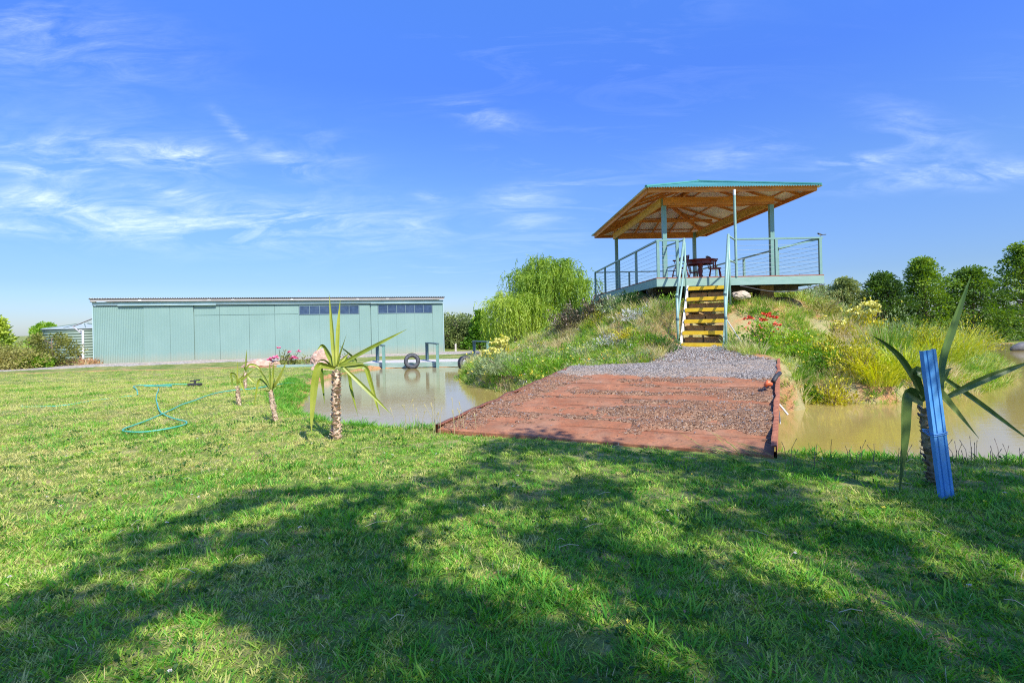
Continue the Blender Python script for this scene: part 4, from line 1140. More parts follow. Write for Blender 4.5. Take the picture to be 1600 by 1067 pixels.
# ------------------------------------------------------------------ yuccas
def spline(pts, n=6):
    P = [Vector(p) for p in pts]
    if len(P) < 3: return [P[0].lerp(P[-1], i / 5) for i in range(6)]
    Q = [P[0] + (P[0] - P[1])] + P + [P[-1] + (P[-1] - P[-2])]; out = []
    for i in range(1, len(Q) - 2):
        for k in range(n):
            t_ = k / n; p0, p1, p2, p3 = Q[i - 1:i + 3]
            out.append(.5 * ((2 * p1) + (p2 - p0) * t_ + (2 * p0 - 5 * p1 + 4 * p2 - p3) * t_ * t_ + (3 * p1 - p0 - 3 * p2 + p3) * t_ ** 3))
    return out + [P[-1]]
def strap(pts, wmax, twist=0.0, fold=.25, view=None):
    """a tapering leaf with a folded midrib along the points"""
    C = spline(pts); n = len(C); L = sum((C[i + 1] - C[i]).length for i in range(n - 1)); run = 0; rows = []; back = []
    for i, p in enumerate(C):
        if i: run += (C[i] - C[i - 1]).length
        q = run / L; d = (C[min(i + 1, n - 1)] - C[max(i - 1, 0)]).normalized()
        vd = Vector((0, 1, 0)) if view is None else view
        sd = d.cross(vd)
        if sd.length < .05: sd = d.cross(Vector((1, 0, 0)))
        sd.normalize(); nn = sd.cross(d)
        tw = twist * (0.4 + q); sd2 = sd * math.cos(tw) + nn * math.sin(tw); nn2 = nn * math.cos(tw) - sd * math.sin(tw)
        w_ = wmax * (.62 + .38 * min(1, q / .25)) * (1 if q < .45 else max(.03, 1 - ((q - .45) / .55) ** 1.5))
        rows.append([p - sd2 * w_ / 2, p + nn2 * w_ * fold, p + sd2 * w_ / 2])
    mb = MB().grid(rows); 
    for row in rows: back.append([row[0], row[1] - (row[2] - row[0]).cross(Vector((0, 0, 1))) * 0 + Vector((0, .0015, -.001)), row[2]])
    mb.grid([r_[::-1] for r_ in back])
    return mb
def yucca(base, crown, r0, r1, leaves, label, group, mats, nsc=120):
    Y_ = thing('yucca', tuple(base), label, 'yucca', group)
    base = Vector(base); crown = Vector(crown); ax = crown - base; L = ax.length
    pts = [base - Vector((0, 0, .04)) + (ax * q + Vector((.012 * math.sin(q * 7), 0, 0))) for q in np.linspace(0, 1, 9)]
    tr = MB().tube(pts, [r0 + (r1 - r0) * q for q in np.linspace(0, 1, 9)], 12).build('trunk', M[mats[1]], Y_, smooth=True)
    sc = MB(); u = ax.normalized(); x = u.cross(Vector((0, 1, 0))).normalized(); y = u.cross(x)
    for i in range(nsc):
        q = (i + .5) / nsc; an = i * 2.39996 + random.uniform(-.9, .9); q = min(1, max(0, q + random.uniform(-.02, .02))); rr = r0 + (r1 - r0) * q
        d = x * math.cos(an) + y * math.sin(an); tg = u.cross(d); c = base + ax * q + d * rr * .9
        h = L / nsc * 9 * random.uniform(.5, 1.7) * .5; wv = rr * random.uniform(.3, .95); o_ = rr * random.uniform(.4, 1.0)
        h = min(h, .055)
        a = c - tg * wv; b = c + tg * wv; tip = c + u * h + d * o_; m1 = c + u * h * .55 + d * o_ * .75
        sc.face([a, b, m1 + tg * wv * .75, m1 - tg * wv * .75]); sc.face([m1 - tg * wv * .75, m1 + tg * wv * .75, tip + tg * wv * .25, tip - tg * wv * .25])
        sc.face([tip - tg * wv * .25, tip + tg * wv * .25, c + tg * wv - u * .01, c - tg * wv - u * .01])
    so_ = sc.build('leaf_scars', M[mats[1]], Y_); so_['kind'] = 'stuff'
    for (pts, w_, tw) in leaves: strap(pts, w_, tw).build('leaf', M[mats[0]], Y_)
    return Y_
def zoomer(ox, oy, k): return lambda x, y: (ox + x / k, oy + y / k)
def mkleaves(zf, Z0, specs, pxw):
    out = []
    for spec in specs:
        w_, tw, pts = spec[0], spec[1], spec[2:]; P = []
        for (x, y, dz) in pts:
            px, py = zf(x, y); P.append(at(px, py, Z0 + dz))
        out.append((P, w_ * pxw, tw))
    return out
# the big sunlit one
z8 = zoomer(450, 460, 4.445)
B = on(525, 686, 0.0); B.z = gz1(B.x, B.y); Z0 = B.y
lv = mkleaves(z8, Z0, [
    (30, .2, (322, 505, 0), (304, 250, .05), (287, -2, .1)), (27, -.3, (338, 500, .02), (346, 260, .12), (363, 33, .2)),
    (24, 1.0, (340, 495, -.05), (368, 390, -.12), (405, 278, -.18)), (27, .1, (355, 490, 0), (600, 358, .02), (830, 240, .06)),
    (19, .9, (350, 497, -.04), (460, 484, -.2), (578, 480, -.38)), (32, .2, (365, 500, .03), (470, 498, .12), (538, 512, .14), (570, 600, .16), (640, 850, .2)),
    (26, .2, (385, 505, 0), (545, 660, .0), (720, 835, .02)), (24, 1.0, (395, 505, .05), (425, 560, .12), (440, 660, .14), (488, 852, .16)),
    (26, .5, (350, 495, .1), (470, 468, .3), (410, 400, .35), (352, 352, .36)), (44, .5, (325, 505, .02), (285, 430, .05), (245, 358, .08), (215, 375, .05), (200, 392, .02)),
    (34, 1.1, (320, 510, .03), (255, 460, .12), (215, 462, .15), (200, 488, .16)), (46, .35, (330, 515, -.03), (255, 497, -.15), (212, 502, -.2), (185, 620, -.22), (166, 850, -.22), (162, 965, -.22)),
    (26, .4, (320, 515, .04), (262, 490, .16), (230, 500, .2), (238, 600, .22), (255, 765, .22)), (26, -.8, (345, 500, .05), (395, 440, .2), (430, 400, .26))], Z0 / F / 4.445)
yucca(B, at(525.5, 578, Z0), .050, .044, lv, 'tallest sunlit yucca with drooping yellow green leaves in front of the pond', 'yuccas planted along the pond edge', ('lf_yucca', 'scale'), 210)
# small ones
z1 = zoomer(340, 520, 6.667)
def small(bx, by, cx, cy, specs, label, r_):
    B = on(bx, by, 0.0)
    for _ in range(8): B = on(bx, by, gz1(B.x, B.y))
    Z0 = B.y; yucca(B, at(cx, cy, Z0), r_, r_ * .8, mkleaves(z1, Z0, specs, Z0 / F / 6.667), label, 'yuccas planted along the pond edge', ('lf_yucca', 'scale'), 60)
small(*z1(605, 925), *z1(553, 610), [
    (26, .2, (553, 600, 0), (545, 440, 0), (543, 290, .05)), (26, .2, (560, 600, .03), (575, 450, .1), (590, 285, .1)), (26, .3, (560, 600, 0), (620, 500, -.05), (735, 265, -.1)),
    (24, .2, (550, 590, 0), (480, 450, .03), (395, 345, .05)), (20, .9, (570, 600, 0), (590, 500, -.1), (604, 425, -.1)), (24, .6, (548, 590, 0), (470, 500, .1), (430, 500, .12), (400, 640, .1), (378, 785, .1)),
    (20, .9, (565, 590, 0), (600, 560, -.1), (645, 535, -.2)), (14, .4, (550, 610, 0), (490, 600, -.1), (430, 600, -.15)), (26, .4, (562, 600, .05), (640, 480, .1), (700, 355, .1), (705, 372, .1))],
    'small yucca leaning left with shaggy pale trunk, nearest the big yucca', .035)
small(*z1(225, 755), *z1(205, 560), [
    (18, .2, (205, 550, 0), (207, 420, 0), (206, 290, 0)), (24, .4, (203, 540, 0), (185, 440, 0), (140, 428, 0), (150, 500, 0), (150, 585, 0)), (22, .2, (210, 530, 0), (300, 450, 0), (390, 370, 0)),
    (24, .4, (208, 520, 0), (235, 480, 0), (265, 570, 0), (305, 655, 0)), (20, .8, (205, 540, 0), (190, 480, .1), (155, 430, .2))], 'small yucca with white flecked trunk, leftmost of the row', .035)
small(*z1(285, 592), *z1(288, 400), [
    (18, .2, (290, 390, 0), (296, 290, 0), (303, 170, 0)), (22, .2, (290, 390, 0), (340, 330, 0), (430, 370, 0), (520, 560, 0)), (20, .8, (288, 390, 0), (275, 350, -.1), (280, 300, -.15)),
    (20, .3, (292, 410, 0), (340, 480, 0), (420, 545, 0)), (22, .3, (290, 400, 0), (270, 450, 0), (215, 490, 0))], 'small yucca farthest from the camera, behind the other two small ones', .035)
# the shaded one with the blue post
z7 = zoomer(1350, 400, 2.667)
Bx = on(1461, 756, 0.0); Bx.z = gz1(Bx.x, Bx.y); Z0 = Bx.y
lv = mkleaves(z7, Z0, [
    (30, .3, (322, 560, .05), (330, 430, .1), (375, 290, .15), (447, 78, .2)), (24, .5, (255, 590, 0), (165, 440, -.02), (95, 370, -.05), (28, 328, -.08)),
    (30, .2, (345, 588, .02), (500, 515, .0), (720, 430, -.02)), (24, .3, (330, 505, .1), (480, 610, .1), (720, 790, .1)),
    (38, .3, (250, 590, -.06), (215, 500, -.16), (238, 485, -.2), (340, 590, -.22), (480, 760, -.2)), (56, .35, (255, 612, 0), (215, 585, -.1), (182, 588, -.14), (172, 760, -.15), (145, 1005, -.15)),
    (20, .8, (330, 520, .08), (345, 480, .1), (370, 465, .1))], Z0 / F / 2.667)
yucca(Bx, at(*z7(252, 625), Z0), .050, .036, lv, 'shaded yucca tied behind the blue steel post', 'yuccas planted along the pond edge', ('lf_yucca_shaded', 'scale_shaded'), 110)
# blue post: folded steel channel with two ribs, and its wire tie
p0 = on(1482.5, 783, -.01); p1 = at(1452.5, 547, p0.y - .02); w2 = .058
u = (p1 - p0).normalized(); x = Vector((1, .12, 0)); x = (x - u * x.dot(u)).normalized(); nrm = x.cross(u)
if nrm.y > 0: nrm = -nrm
prof = [(-w2, -.035), (-w2, 0), (-w2 * .62, .0), (-w2 * .55, -.007), (-w2 * .42, -.007), (-w2 * .36, 0), (w2 * .36, 0), (w2 * .42, -.007), (w2 * .55, -.007), (w2 * .62, 0), (w2, 0), (w2, -.035)]
def pr_pt(p, a, b): return p + x * a + nrm * b
post = thing('blue_post', tuple(p0), 'leaning bright blue folded steel post in the grass by the pond', 'post')
outer = [[pr_pt(p, a, b) for a, b in prof] for p in (p0 - u * .1, p1)]
inner = [[pr_pt(p, a * .965, b - .004) for a, b in prof] for p in (p0 - u * .1, p1)]
MB().grid(outer).grid([r_[::-1] for r_ in inner]).grid([outer[1], inner[1]]).build('channel', M['blue'], post)
pt = p0.lerp(p1, .44)
for k, dz in enumerate((0, .014)):
    c = pt + u * dz
    ring = [pr_pt(c, a, b) for a, b in ((-w2 - .006, -.04), (-w2 - .005, .005), (0, .007 + .001 * k), (w2 + .005, .005), (w2 + .006, -.04), (.0, -.16), (-w2 - .006, -.04))]
    MB().tube(ring, .0035, 6).build('wire_tie', M['blue'], post)

# ------------------------------------------------------------------ hose and sprinkler
z2 = zoomer(0, 440, 3.81)
def lay(pts, lift, r, name, m_, label, cat):
    P = [gp(*z2(a, b)) for a, b in pts]; C = spline(P, 8); C = [Vector((p.x, p.y, gz1(p.x, p.y) + lift)) for p in C]
    return tag(MB().tube(C, r, 8).build(name, M[m_], smooth=True), label, cat)
lay([(1760, 612), (1600, 630), (1400, 655), (1280, 675), (1180, 710), (1080, 745), (1000, 785), (900, 830), (800, 868), (745, 888), (740, 905), (860, 910), (1000, 890), (1095, 867), (1108, 848), (1040, 830), (985, 808), (945, 770), (930, 700), (945, 645)],
    .040, .0115, 'garden_hose', 'hose', 'teal garden hose looped on the lawn in front of the shed', 'hose')
lay([(820, 682), (815, 655), (795, 634), (850, 626), (1010, 626), (1000, 634), (930, 632), (860, 630), (1010, 621), (1140, 621)], .045, .014, 'garden_hose', 'hose', 'short teal hose end running to the black sprinkler', 'hose')
lay([(130, 735), (150, 748), (400, 737), (600, 705), (760, 685), (820, 680)], .012, .010, 'garden_hose', 'hose', 'thin pale hose sunk in the grass at far left', 'hose')
p = gp(*z2(1160, 622)); sp = thing('sprinkler', tuple(p), 'small black lawn sprinkler at the end of the hose', 'sprinkler')
MB().box(p + Vector((0, 0, .05)), (.36, .14, .06)).build('base', M['black'], sp, bevel=.01)
MB().tube([p + Vector((0, 0, .06)), p + Vector((0, 0, .15))], .03, 8).tube([p + Vector((-.13, 0, .15)), p + Vector((.13, .03, .17))], .018, 8).build('head', M['black'], sp)
# ------------------------------------------------------------------ bits on the bridge rim
p = on(1213, 590, .50); a = at(1218.5, 583, p.y); b = at(1208, 596, p.y - .25)
tag(MB().tube([a, (a + b) / 2 + Vector((0, 0, .02)), b], .035, 10).build('pipe_stub', M['black'], smooth=True), 'short black pipe stub lying over the bridge rim', 'pipe')
c = at(1201, 601, p.y - .4)
tag(MB().tube([c + Vector((-.06, 0, -.02)), c + Vector((-.01, 0, .03)), c + Vector((.05, .02, .0))], [.03, .05, .035], 8).build('orange_fitting', M['orange'], smooth=True), 'faded orange plastic fitting on the bridge gravel', 'fitting')
a = at(1215, 629, 8.1); mb = MB()
mb.tube([a, at(1217, 645, 8.1), at(1219, 662, 8.1)], .012, 6).tube([a, at(1223, 638, 8.05), at(1231, 648, 8.0)], .016, 6).tube([a, at(1213, 640, 8.1), at(1214, 655, 8.1)], .01, 6)
tag(mb.build('frayed_rope', M['rope']), 'frayed pale rope hanging from the bridge rim over the water', 'rope')

# ------------------------------------------------------------------ rocks and rose bed by the pond
def grock(px, py, r_, m_, label, z=-.3, **k):
    p = on(px, py, z); return rock('boulder', (p.x, p.y, p.z + r_ * .35), r_, m_, label, group='boulders at the pond edge', **k)
grock(404, 574, .40, 'pink_rock', 'flat pink boulder at the left end of the teal edging', sq=(1.5, .8, .6), seed=1)
grock(389, 575, .26, 'pink_rock', 'small pink rock left of the flat boulder', sq=(1.3, .8, .6), seed=2)
grock(502, 570, .52, 'pink_rock', 'tall pink boulder behind the big yucca leaves', sq=(.95, .8, 1.15), seed=4)
grock(505, 580, .40, 'pink_rock', 'pinkish boulder low on the bank behind the big yucca', sq=(1.1, .8, .8), seed=5)
grock(430, 571, .24, 'pink_rock', 'small pink rock under the rose blooms', sq=(1.3, .8, .7), seed=6)
p = on(1590, 548, ZW)
o = MB().tube([p + Vector((-.3, 0, .10)), p + Vector((.3, .1, .18)), p + Vector((2.2, .2, .15)), p + Vector((3.6, .4, .05))], [.10, .26, .28, .2], 12).build('floating_log', M['log'], smooth=True)
tag(o, 'dark grey log floating near the far bank at right', 'log')

def flower_head(c, r_, m_, parent, n=14, name='flower'):
    r = np.random.default_rng(random.randint(0, 99999))
    D = r.normal(size=(n, 3)); D[:, 2] = np.abs(D[:, 2]) * .6; P = np.tile(np.array(c), (n, 1)) + D * r_ * .12
    return link(name, quads_mesh(name, leaf_quads(P, D, r_ * r.uniform(.7, 1.1, n), .8, r), 4, M[m_]), parent)
def plant(name, c, rx, ry, h, lm, n, size, aspect, label, cat, heads=None, up=.4, group=None, stems=True, specks=None, lump=.35):
    T = thing(name, tuple(c), label, cat, group); r = np.random.default_rng(abs(hash(label)) % 1 + len(label) * 7 + int(c[0] * 13) + 50)
    D = r.normal(size=(n, 3)); D[:, 2] = np.abs(D[:, 2]); D /= np.linalg.norm(D, axis=1, keepdims=True)
    s0 = r.uniform(0, 9)
    lu = 1 + lump * np.sin(D[:, 0] * 5 + s0) * np.cos(D[:, 1] * 4.3 + s0) + lump * .7 * np.sin(D[:, 2] * 7 + D[:, 0] * 6 + s0)
    P = D * (r.uniform(.12, 1, n) ** .45 * lu)[:, None] * np.array([rx, ry, h]) + np.array(c)
    v = leaf_quads(P, D + r.normal(0, .6, (n, 3)) + np.array([0, 0, up]), size * r.uniform(.6, 1.25, n), aspect, r)
    link('foliage', quads_mesh('foliage', v, 4, M[lm]), T)
    if stems:
        mb = MB()
        for _ in range(9):
            a = random.uniform(0, 6.28); q = Vector((rx * .7 * math.cos(a), ry * .7 * math.sin(a), h * .75))
            mb.tube([Vector(c) - Vector((0, 0, .05)), Vector(c) + q * .5 + Vector((0, 0, h * .1)), Vector(c) + q], [.012, .009, .004], 5)
        mb.build('stems', M['bark'], T)
    for (m_, cnt, rr) in (heads or []):
        for _ in range(cnt):
            a = random.uniform(math.pi, 2 * math.pi); q = random.uniform(.2, 1.0)
            flower_head((c[0] + rx * q * math.cos(a), c[1] + ry * q * math.sin(a), c[2] + h * (1.08 - .45 * q * q) + random.uniform(-.04, .08)), rr, m_, T)
    for (m_, cnt, rr) in (specks or []):
        k = r.integers(0, n, cnt); Q = P[k]; lift = (D[k]) * np.array([rx, ry, h]) * .1
        vv = np.concatenate([leaf_quads(Q + lift, r.normal(size=(cnt, 3)), rr, .8, r) for _ in range(4)])
        fo = link('flower_heads', quads_mesh('flower_heads', vv, 4, M[m_]), T); fo['kind'] = 'stuff'
    return T
def mplant(name, px, py, Z, *a, dz=0, **k):
    p = at(px, py, Z); return plant(name, (p.x, p.y, mz1(p.x, p.y) - .03 + dz), *a, **k)
# rose bed
for (px, py, hgt, nh, lb_) in ((437, 570, .5, 0, ''), ):
    pass
p = on(452, 570, -.28)
plant('rose_bush', (p.x, p.y, -.28), .55, .4, .55, 'lf_olive', 420, .11, .5, 'rose bush with bright pink blooms beside the boulders', 'rose bush', stems=True)
RB_ = [o for o in bpy.data.objects if o.name == 'rose_bush'][0]
for (x, y) in ((436, 544), (452, 551), (466, 549.5), (459, 558), (462, 560), (456, 560), (425, 560), (431, 559), (421, 563)):
    q = at(x, y, p.y - .2); flower_head(tuple(q), .12 if x > 432 else .14, 'fl_pink', RB_, 20)
MB().tube([Vector((p.x - .4, p.y, -.3)), at(436, 546, p.y - .18)], .012, 5).tube([Vector((p.x, p.y, -.3)), at(466, 551, p.y - .18)], .012, 5).build('cane', M['lf_deep'], RB_)
p = on(480, 569, -.28); plant('garden_plant', (p.x, p.y, -.28), .4, .3, .45, 'lf_olive', 160, .12, .4, 'thin leafy plant between the rose bush and tall boulder', 'plant')
p = on(541, 568, -.25); plant('garden_plant', (p.x, p.y, -.25), .3, .3, .5, 'lf_deep', 110, .12, .4, 'sparse dark plant behind the right leaves of the big yucca', 'plant')
# ------------------------------------------------------------------ trees
def bump_tree(name, c, H, R, n, leaf, lm, label, group, seed, z0=.12, shape='cone', trunk=True, aspect=.55, flat=.45, cl=70, irr=.0):
    """tapered trunk, limbs, and foliage in layered clumps"""
    T = thing(name, tuple(c), label, 'tree', group); r = np.random.default_rng(seed); c = np.array(c)
    tr = MB(); tr.tube([Vector(c) + Vector((0, 0, -.1)), Vector(c) + Vector((.03 * H, 0, H * .4)), Vector(c) + Vector((0, 0, H * .85))], [.035 * H * .6, .02 * H, .006 * H], 8)
    lim = MB(); C = []
    for i in range(cl):
        q = (i + r.uniform(0, 1)) / cl; hz = z0 + (1 - z0) * q ** .9
        if shape == 'cone': rad = R * (1.03 - hz) ** .72 * (.75 + .25 * min(1, (hz - z0 + .12) / .25))
        elif shape == 'round': rad = R * math.sqrt(max(.03, 1 - ((hz - .55) / .5) ** 2))
        else: rad = R * (1 - .5 * hz)
        a = i * 2.39996 + r.uniform(-.5, .5); k = r.uniform(.35, 1.05 + irr)
        p = np.array([math.cos(a) * rad * k, math.sin(a) * rad * k, H * (hz * .95)])
        C.append((p, .22 * R * (1.35 - .5 * hz) * r.uniform(.7, 1.4)))
        if i % 2 == 0: lim.tube([Vector(c) + Vector((0, 0, p[2] * .8)), Vector(c + p * np.array([.5, .5, .93])), Vector(c + p)], [.010 * H, .006 * H, .002 * H], 5)
    if trunk: tr.build('trunk', M['bark'], T, smooth=True); lim.build('limbs', M['bark'], T)
    per = n // cl; PP, DD_ = [], []
    for p, cr in C:
        d = r.normal(size=(per, 3)); d /= np.linalg.norm(d, axis=1, keepdims=True)
        q = d * (r.uniform(0, 1, per) ** .4)[:, None] * np.array([cr, cr, cr * flat]) * 1.25
        outw = p / (np.linalg.norm(p[:2]) + .3) * np.array([1, 1, 0])
        q[:, 2] -= .25 * np.linalg.norm(q[:, :2], axis=1) * .6
        PP.append(c + p + q); DD_.append(d * .5 + outw * .7 + r.normal(0, .35, (per, 3)) + np.array([0, 0, .15]))
    PP = np.concatenate(PP); DD_ = np.concatenate(DD_)
    v = leaf_quads(PP, DD_, leaf * r.uniform(.6, 1.3, len(PP)), aspect, r)
    link('crown', quads_mesh('crown', v, 4, M[lm]), T)
    return T
def g_at(px, Z):
    p = at(px, 520, Z); return (p.x, p.y, gz1(p.x, p.y) - .03)
def top_h(px, py, Z): return at(px, py, Z).z
rt = [(1321, 434, 36.5, 1.8, 'lf_tree2', 'dull grey green tree right of the gazebo, first of the far row', 1),
      (1380, 426, 36.0, 2.0, 'lf_tree', 'rounded dark and bright green tree second in the far row', 2),
      (1444, 402, 36.0, 2.15, 'lf_tree', 'tallest pointed tree in the middle of the far row', 3),
      (1518, 418, 35.5, 2.4, 'lf_tree', 'wide bushy tree behind the blue post, fourth in the far row', 4),
      (1603, 378, 35.0, 2.1, 'lf_tree', 'tall tree cut by the right edge of the photo', 5),
      (1262, 452, 40.0, 1.2, 'lf_tree2', 'small dull tree just under the right deck corner', 6),
      (1285, 446, 38.5, 1.3, 'lf_tree2', 'low bushy tree between the deck corner and the far row', 7)]
for px, py, Z_, R_, lm, lb_, sd in rt:
    c = g_at(px, Z_); H = top_h(px, py, Z_) - c[2]
    bump_tree('broadleaf_tree', c, H * 1.03, R_ * 1.08, 15000 if R_ > 1.5 else 5000, .17, lm, lb_, 'far row of trees beyond the pond', 100 + sd, z0=.02, flat=.36, cl=110, irr=.22)
lt = [(713, 489, 43, 2.1, 'lf_tree2', 'dull green rounded tree just right of the shed', 11, 'round'), (697, 500, 46, 1.6, 'lf_tree2', 'olive tree half hidden by the shed corner', 12, 'round'),
      (735, 500, 44, 1.5, 'lf_tree', 'low green tree second from the shed', 16, 'round'), (750, 484, 41, 1.2, 'lf_bright', 'slim bright green sapling near the willow', 13, 'cone'), (768, 505, 43, 1.8, 'lf_tree2', 'dull shrubby tree at the left foot of the willow', 14, 'round'),
      (72, 503, 46, 1.2, 'lf_bright', 'bright green treetop showing above the water tank', 21, 'round'), (-8, 494, 33, 1.3, 'lf_tree', 'dark tree at the left edge of the photo', 22, 'cone')]
for px, py, Z_, R_, lm, lb_, sd, shp in lt:
    c = g_at(px, Z_); H = top_h(px, py, Z_) - c[2]
    bump_tree('broadleaf_tree', c, H, R_, 5200, .19, lm, lb_, 'trees behind the shed and tank', 200 + sd, z0=.05, shape=shp, flat=.6, cl=60)
for px, pyb, pyt, Z_, R_, lm, lb_, sd in [(80, 578, 521, 29.6, 1.2, 'lf_olive', 'tall olive bush in front of the water tank', 31), (20, 585, 549, 27.8, 1.25, 'lf_olive', 'low spreading olive bush at far left', 32),
                                         (52, 582, 556, 28.6, .9, 'lf_bright', 'low green bush between the two olive bushes', 33), (-16, 585, 538, 28, 1.4, 'lf_olive', 'olive bush cut by the left edge of the photo', 34)]:
    c = g_at(px, Z_); H = top_h(px, pyt, Z_) - c[2]
    T = bump_tree('bush', c, H, R_, 4200, .13, lm, lb_, 'bushes beside the drive', 300 + sd, z0=.0, shape='round', flat=.7, cl=50); T['category'] = 'bush'
# stake behind
p = g_at(711.5, 38.5); zt = at(711.5, 537, 38.5).z
tag(MB().beam(p, (p[0], p[1], zt), .12, .1).build('stake', M['jettytop']), 'short pale timber stake on the grass right of the shed', 'stake')

# willow
def willow(c, H, R, ns, label, seed, group=None, parts=None):
    T = thing('willow_tree', tuple(c), label, 'willow tree', group); r = np.random.default_rng(seed); c = np.array(c)
    tr = MB().tube([Vector(c) - Vector((0, 0, .2)), Vector(c) + Vector((.1, 0, H * .3)), Vector(c) + Vector((0, 0, H * .55))], [.22, .17, .10], 9)
    lm = MB(); tips = []
    for i in range(16):
        a = i * 2.4 + r.uniform(-.3, .3); q = r.uniform(.25, .9); tip = c + np.array([math.cos(a) * R * q, math.sin(a) * R * q, H * (.98 - .35 * q * q) * r.uniform(.9, 1.02)])
        mid = c + np.array([math.cos(a) * R * q * .45, math.sin(a) * R * q * .45, H * .72]); tips.append(tip)
        lm.tube([Vector(c) + Vector((0, 0, H * .4)), Vector(mid), Vector(tip)], [.07, .045, .012], 6)
    tr.build('trunk', M['bark'], T, smooth=True); lm.build('limbs', M['bark'], T, smooth=True)
    PP, DD_, strands = [], [], []
    for i in range(ns):
        tp = tips[r.integers(len(tips))]; off = r.normal(0, .19, 3) * R * np.array([1, 1, .22])
        st0 = tp + off; a = math.atan2(st0[1] - c[1], st0[0] - c[0]) + r.normal(0, .5)
        L = (st0[2] - c[2]) * r.uniform(.35, .95); out_ = r.uniform(.05, .30) * R; n = int(L / .085)
        q = np.linspace(0, 1, n); sway = .06 * L * np.sin(q * 3 + r.uniform(0, 6))
        x = st0[0] + math.cos(a) * out_ * (1 - (1 - q) ** 2) + sway; y = st0[1] + math.sin(a) * out_ * (1 - (1 - q) ** 2)
        z = st0[2] + .12 * H * np.sin(np.minimum(q * 5, 1.57)) * .4 - L * q ** 1.25
        P = np.stack([x, y, z], 1); PP.append(P); dn = np.gradient(P, axis=0) if n > 2 else np.tile([[0, 0, -1.]], (n, 1))
        DD_.append(dn / (np.linalg.norm(dn, axis=1, keepdims=True) + 1e-6) + r.normal(0, .42, (n, 3)))
    PP = np.concatenate(PP); DD_ = np.concatenate(DD_)
    v = leaf_quads(PP, DD_, .20 * r.uniform(.7, 1.3, len(PP)), .22, r)
    link('crown', quads_mesh('crown', v, 4, M['lf_willow']), T); return T
c = g_at(858, 33); c = (c[0], c[1], -.25); H = top_h(850, 398, 33) - c[2]
willow(c, H, 2.45, 1050, 'weeping willow behind the mound left of the gazebo', 7)
c = g_at(806, 31); c = (c[0], c[1], -.25); willow(c, top_h(806, 450, 31) - c[2], 1.8, 520, 'low drooping willow on the left of the taller one', 8)

# the tree behind the camera whose shade falls on the lawn
tanE = math.tan(SUN_EL); hx, hy = math.sin(SUN_AZ), -math.cos(SUN_AZ)
sh = []
def shade_pt(px, py, h, r_):
    g0 = on(px, py, 0.0); sh.append((g0.x + hx * h / tanE, g0.y + hy * h / tanE, h, r_))
def streak(pts, r_, hs, n):
    for i in range(n):
        q = i / (n - 1) * (len(pts) - 1); k = min(int(q), len(pts) - 2); f = q - k
        a, b = pts[k], pts[k + 1]; shade_pt(a[0] + (b[0] - a[0]) * f + random.uniform(-8, 8), a[1] + (b[1] - a[1]) * f + random.uniform(-4, 4), hs + random.uniform(-.3, .3), r_ * random.uniform(.7, 1.2))
streak([(215, 850), (330, 800), (430, 775), (560, 764)], .16, 5.6, 11)
streak([(0, 965), (180, 885), (330, 850), (430, 840), (520, 800), (640, 768), (760, 726)], .17, 5.4, 17)
streak([(20, 1040), (200, 960), (350, 915), (480, 880), (600, 850), (700, 800), (760, 770)], .19, 5.2, 15)
streak([(780, 700), (840, 690), (920, 705), (1010, 715), (1100, 735)], .30, 5.0, 12)
streak([(1120, 725), (1240, 722), (1400, 728), (1600, 728)], .30, 5.0, 12)
light = [(769, 831, 60, 22), (881, 812, 70, 16), (937, 910, 80, 26), (1012, 842, 40, 18), (1080, 872, 60, 20), (712, 932, 60, 20), (975, 1037, 70, 30), (862, 740, 70, 12), (1150, 760, 50, 8),
         (560, 905, 50, 16), (620, 800, 60, 14), (1300, 800, 50, 12), (1450, 850, 60, 16), (1230, 940, 80, 22), (500, 1000, 60, 20), (1050, 770, 30, 8), (1380, 765, 50, 8), (1540, 940, 50, 20)]
cnt = 0
while cnt < 165:
    px, py = random.uniform(-150, 1750), random.uniform(690, 1250)
    lim_ = np.interp(px, [-150, 0, 250, 520, 780, 1180, 1750], [1090, 1010, 905, 830, 725, 742, 742])
    if py < lim_: continue
    if any(((px - a) / w_) ** 2 + ((py - b) / (h_ * 1.3)) ** 2 < 1 for a, b, w_, h_ in light): continue
    g0 = on(px, py, 0)
    if random.random() > (g0.y / 5.5) ** 1.6 * 1.0: continue
    an_ = math.atan2(g0.y + .8, g0.x - 2.2); rr_ = math.hypot(g0.x - 2.2, g0.y + .8)
    if math.sin(an_ * 19 + 1.3 * math.sin(rr_ * 2.3)) > .10 - .3 * (g0.x < 0): continue
    if g0.x < -1.6 and g0.y < 2.7 and random.random() < .7: continue
    shade_pt(px, py, random.uniform(4.9, 6.6), random.uniform(.15, .32)); cnt += 1
tc0 = Vector((5.4, -4.6, 0)); ST = thing('shade_tree', tuple(tc0), 'spreading leafy tree behind the camera that shades the near lawn', 'tree')
tr = MB().tube([tc0 + Vector((0, 0, -.2)), tc0 + Vector((-.1, .3, 1.6)), tc0 + Vector((-.3, .8, 3.0))], [.30, .22, .17], 12).build('trunk', M['bark'], ST, smooth=True)
lm = MB(); fork = tc0 + Vector((-.3, .8, 2.9))
for i in range(0, len(sh), 5):
    x, y, h, r_ = sh[i]; e_ = Vector((x, y, h)); md = fork.lerp(e_, .5) + Vector((0, 0, .7)); 
    lm.tube([fork, md, e_], [.05, .03, .008], 5)
lm.build('limbs', M['bark'], ST, smooth=True)
r = np.random.default_rng(77); PP = []
for (x, y, h, r_) in sh:
    k = int(680 * r_ ** 1.3); d = r.normal(size=(k, 3)); PP.append(np.array([x, y, h]) + d * r_ * np.array([.62, .62, .42]))
PP = np.concatenate(PP)
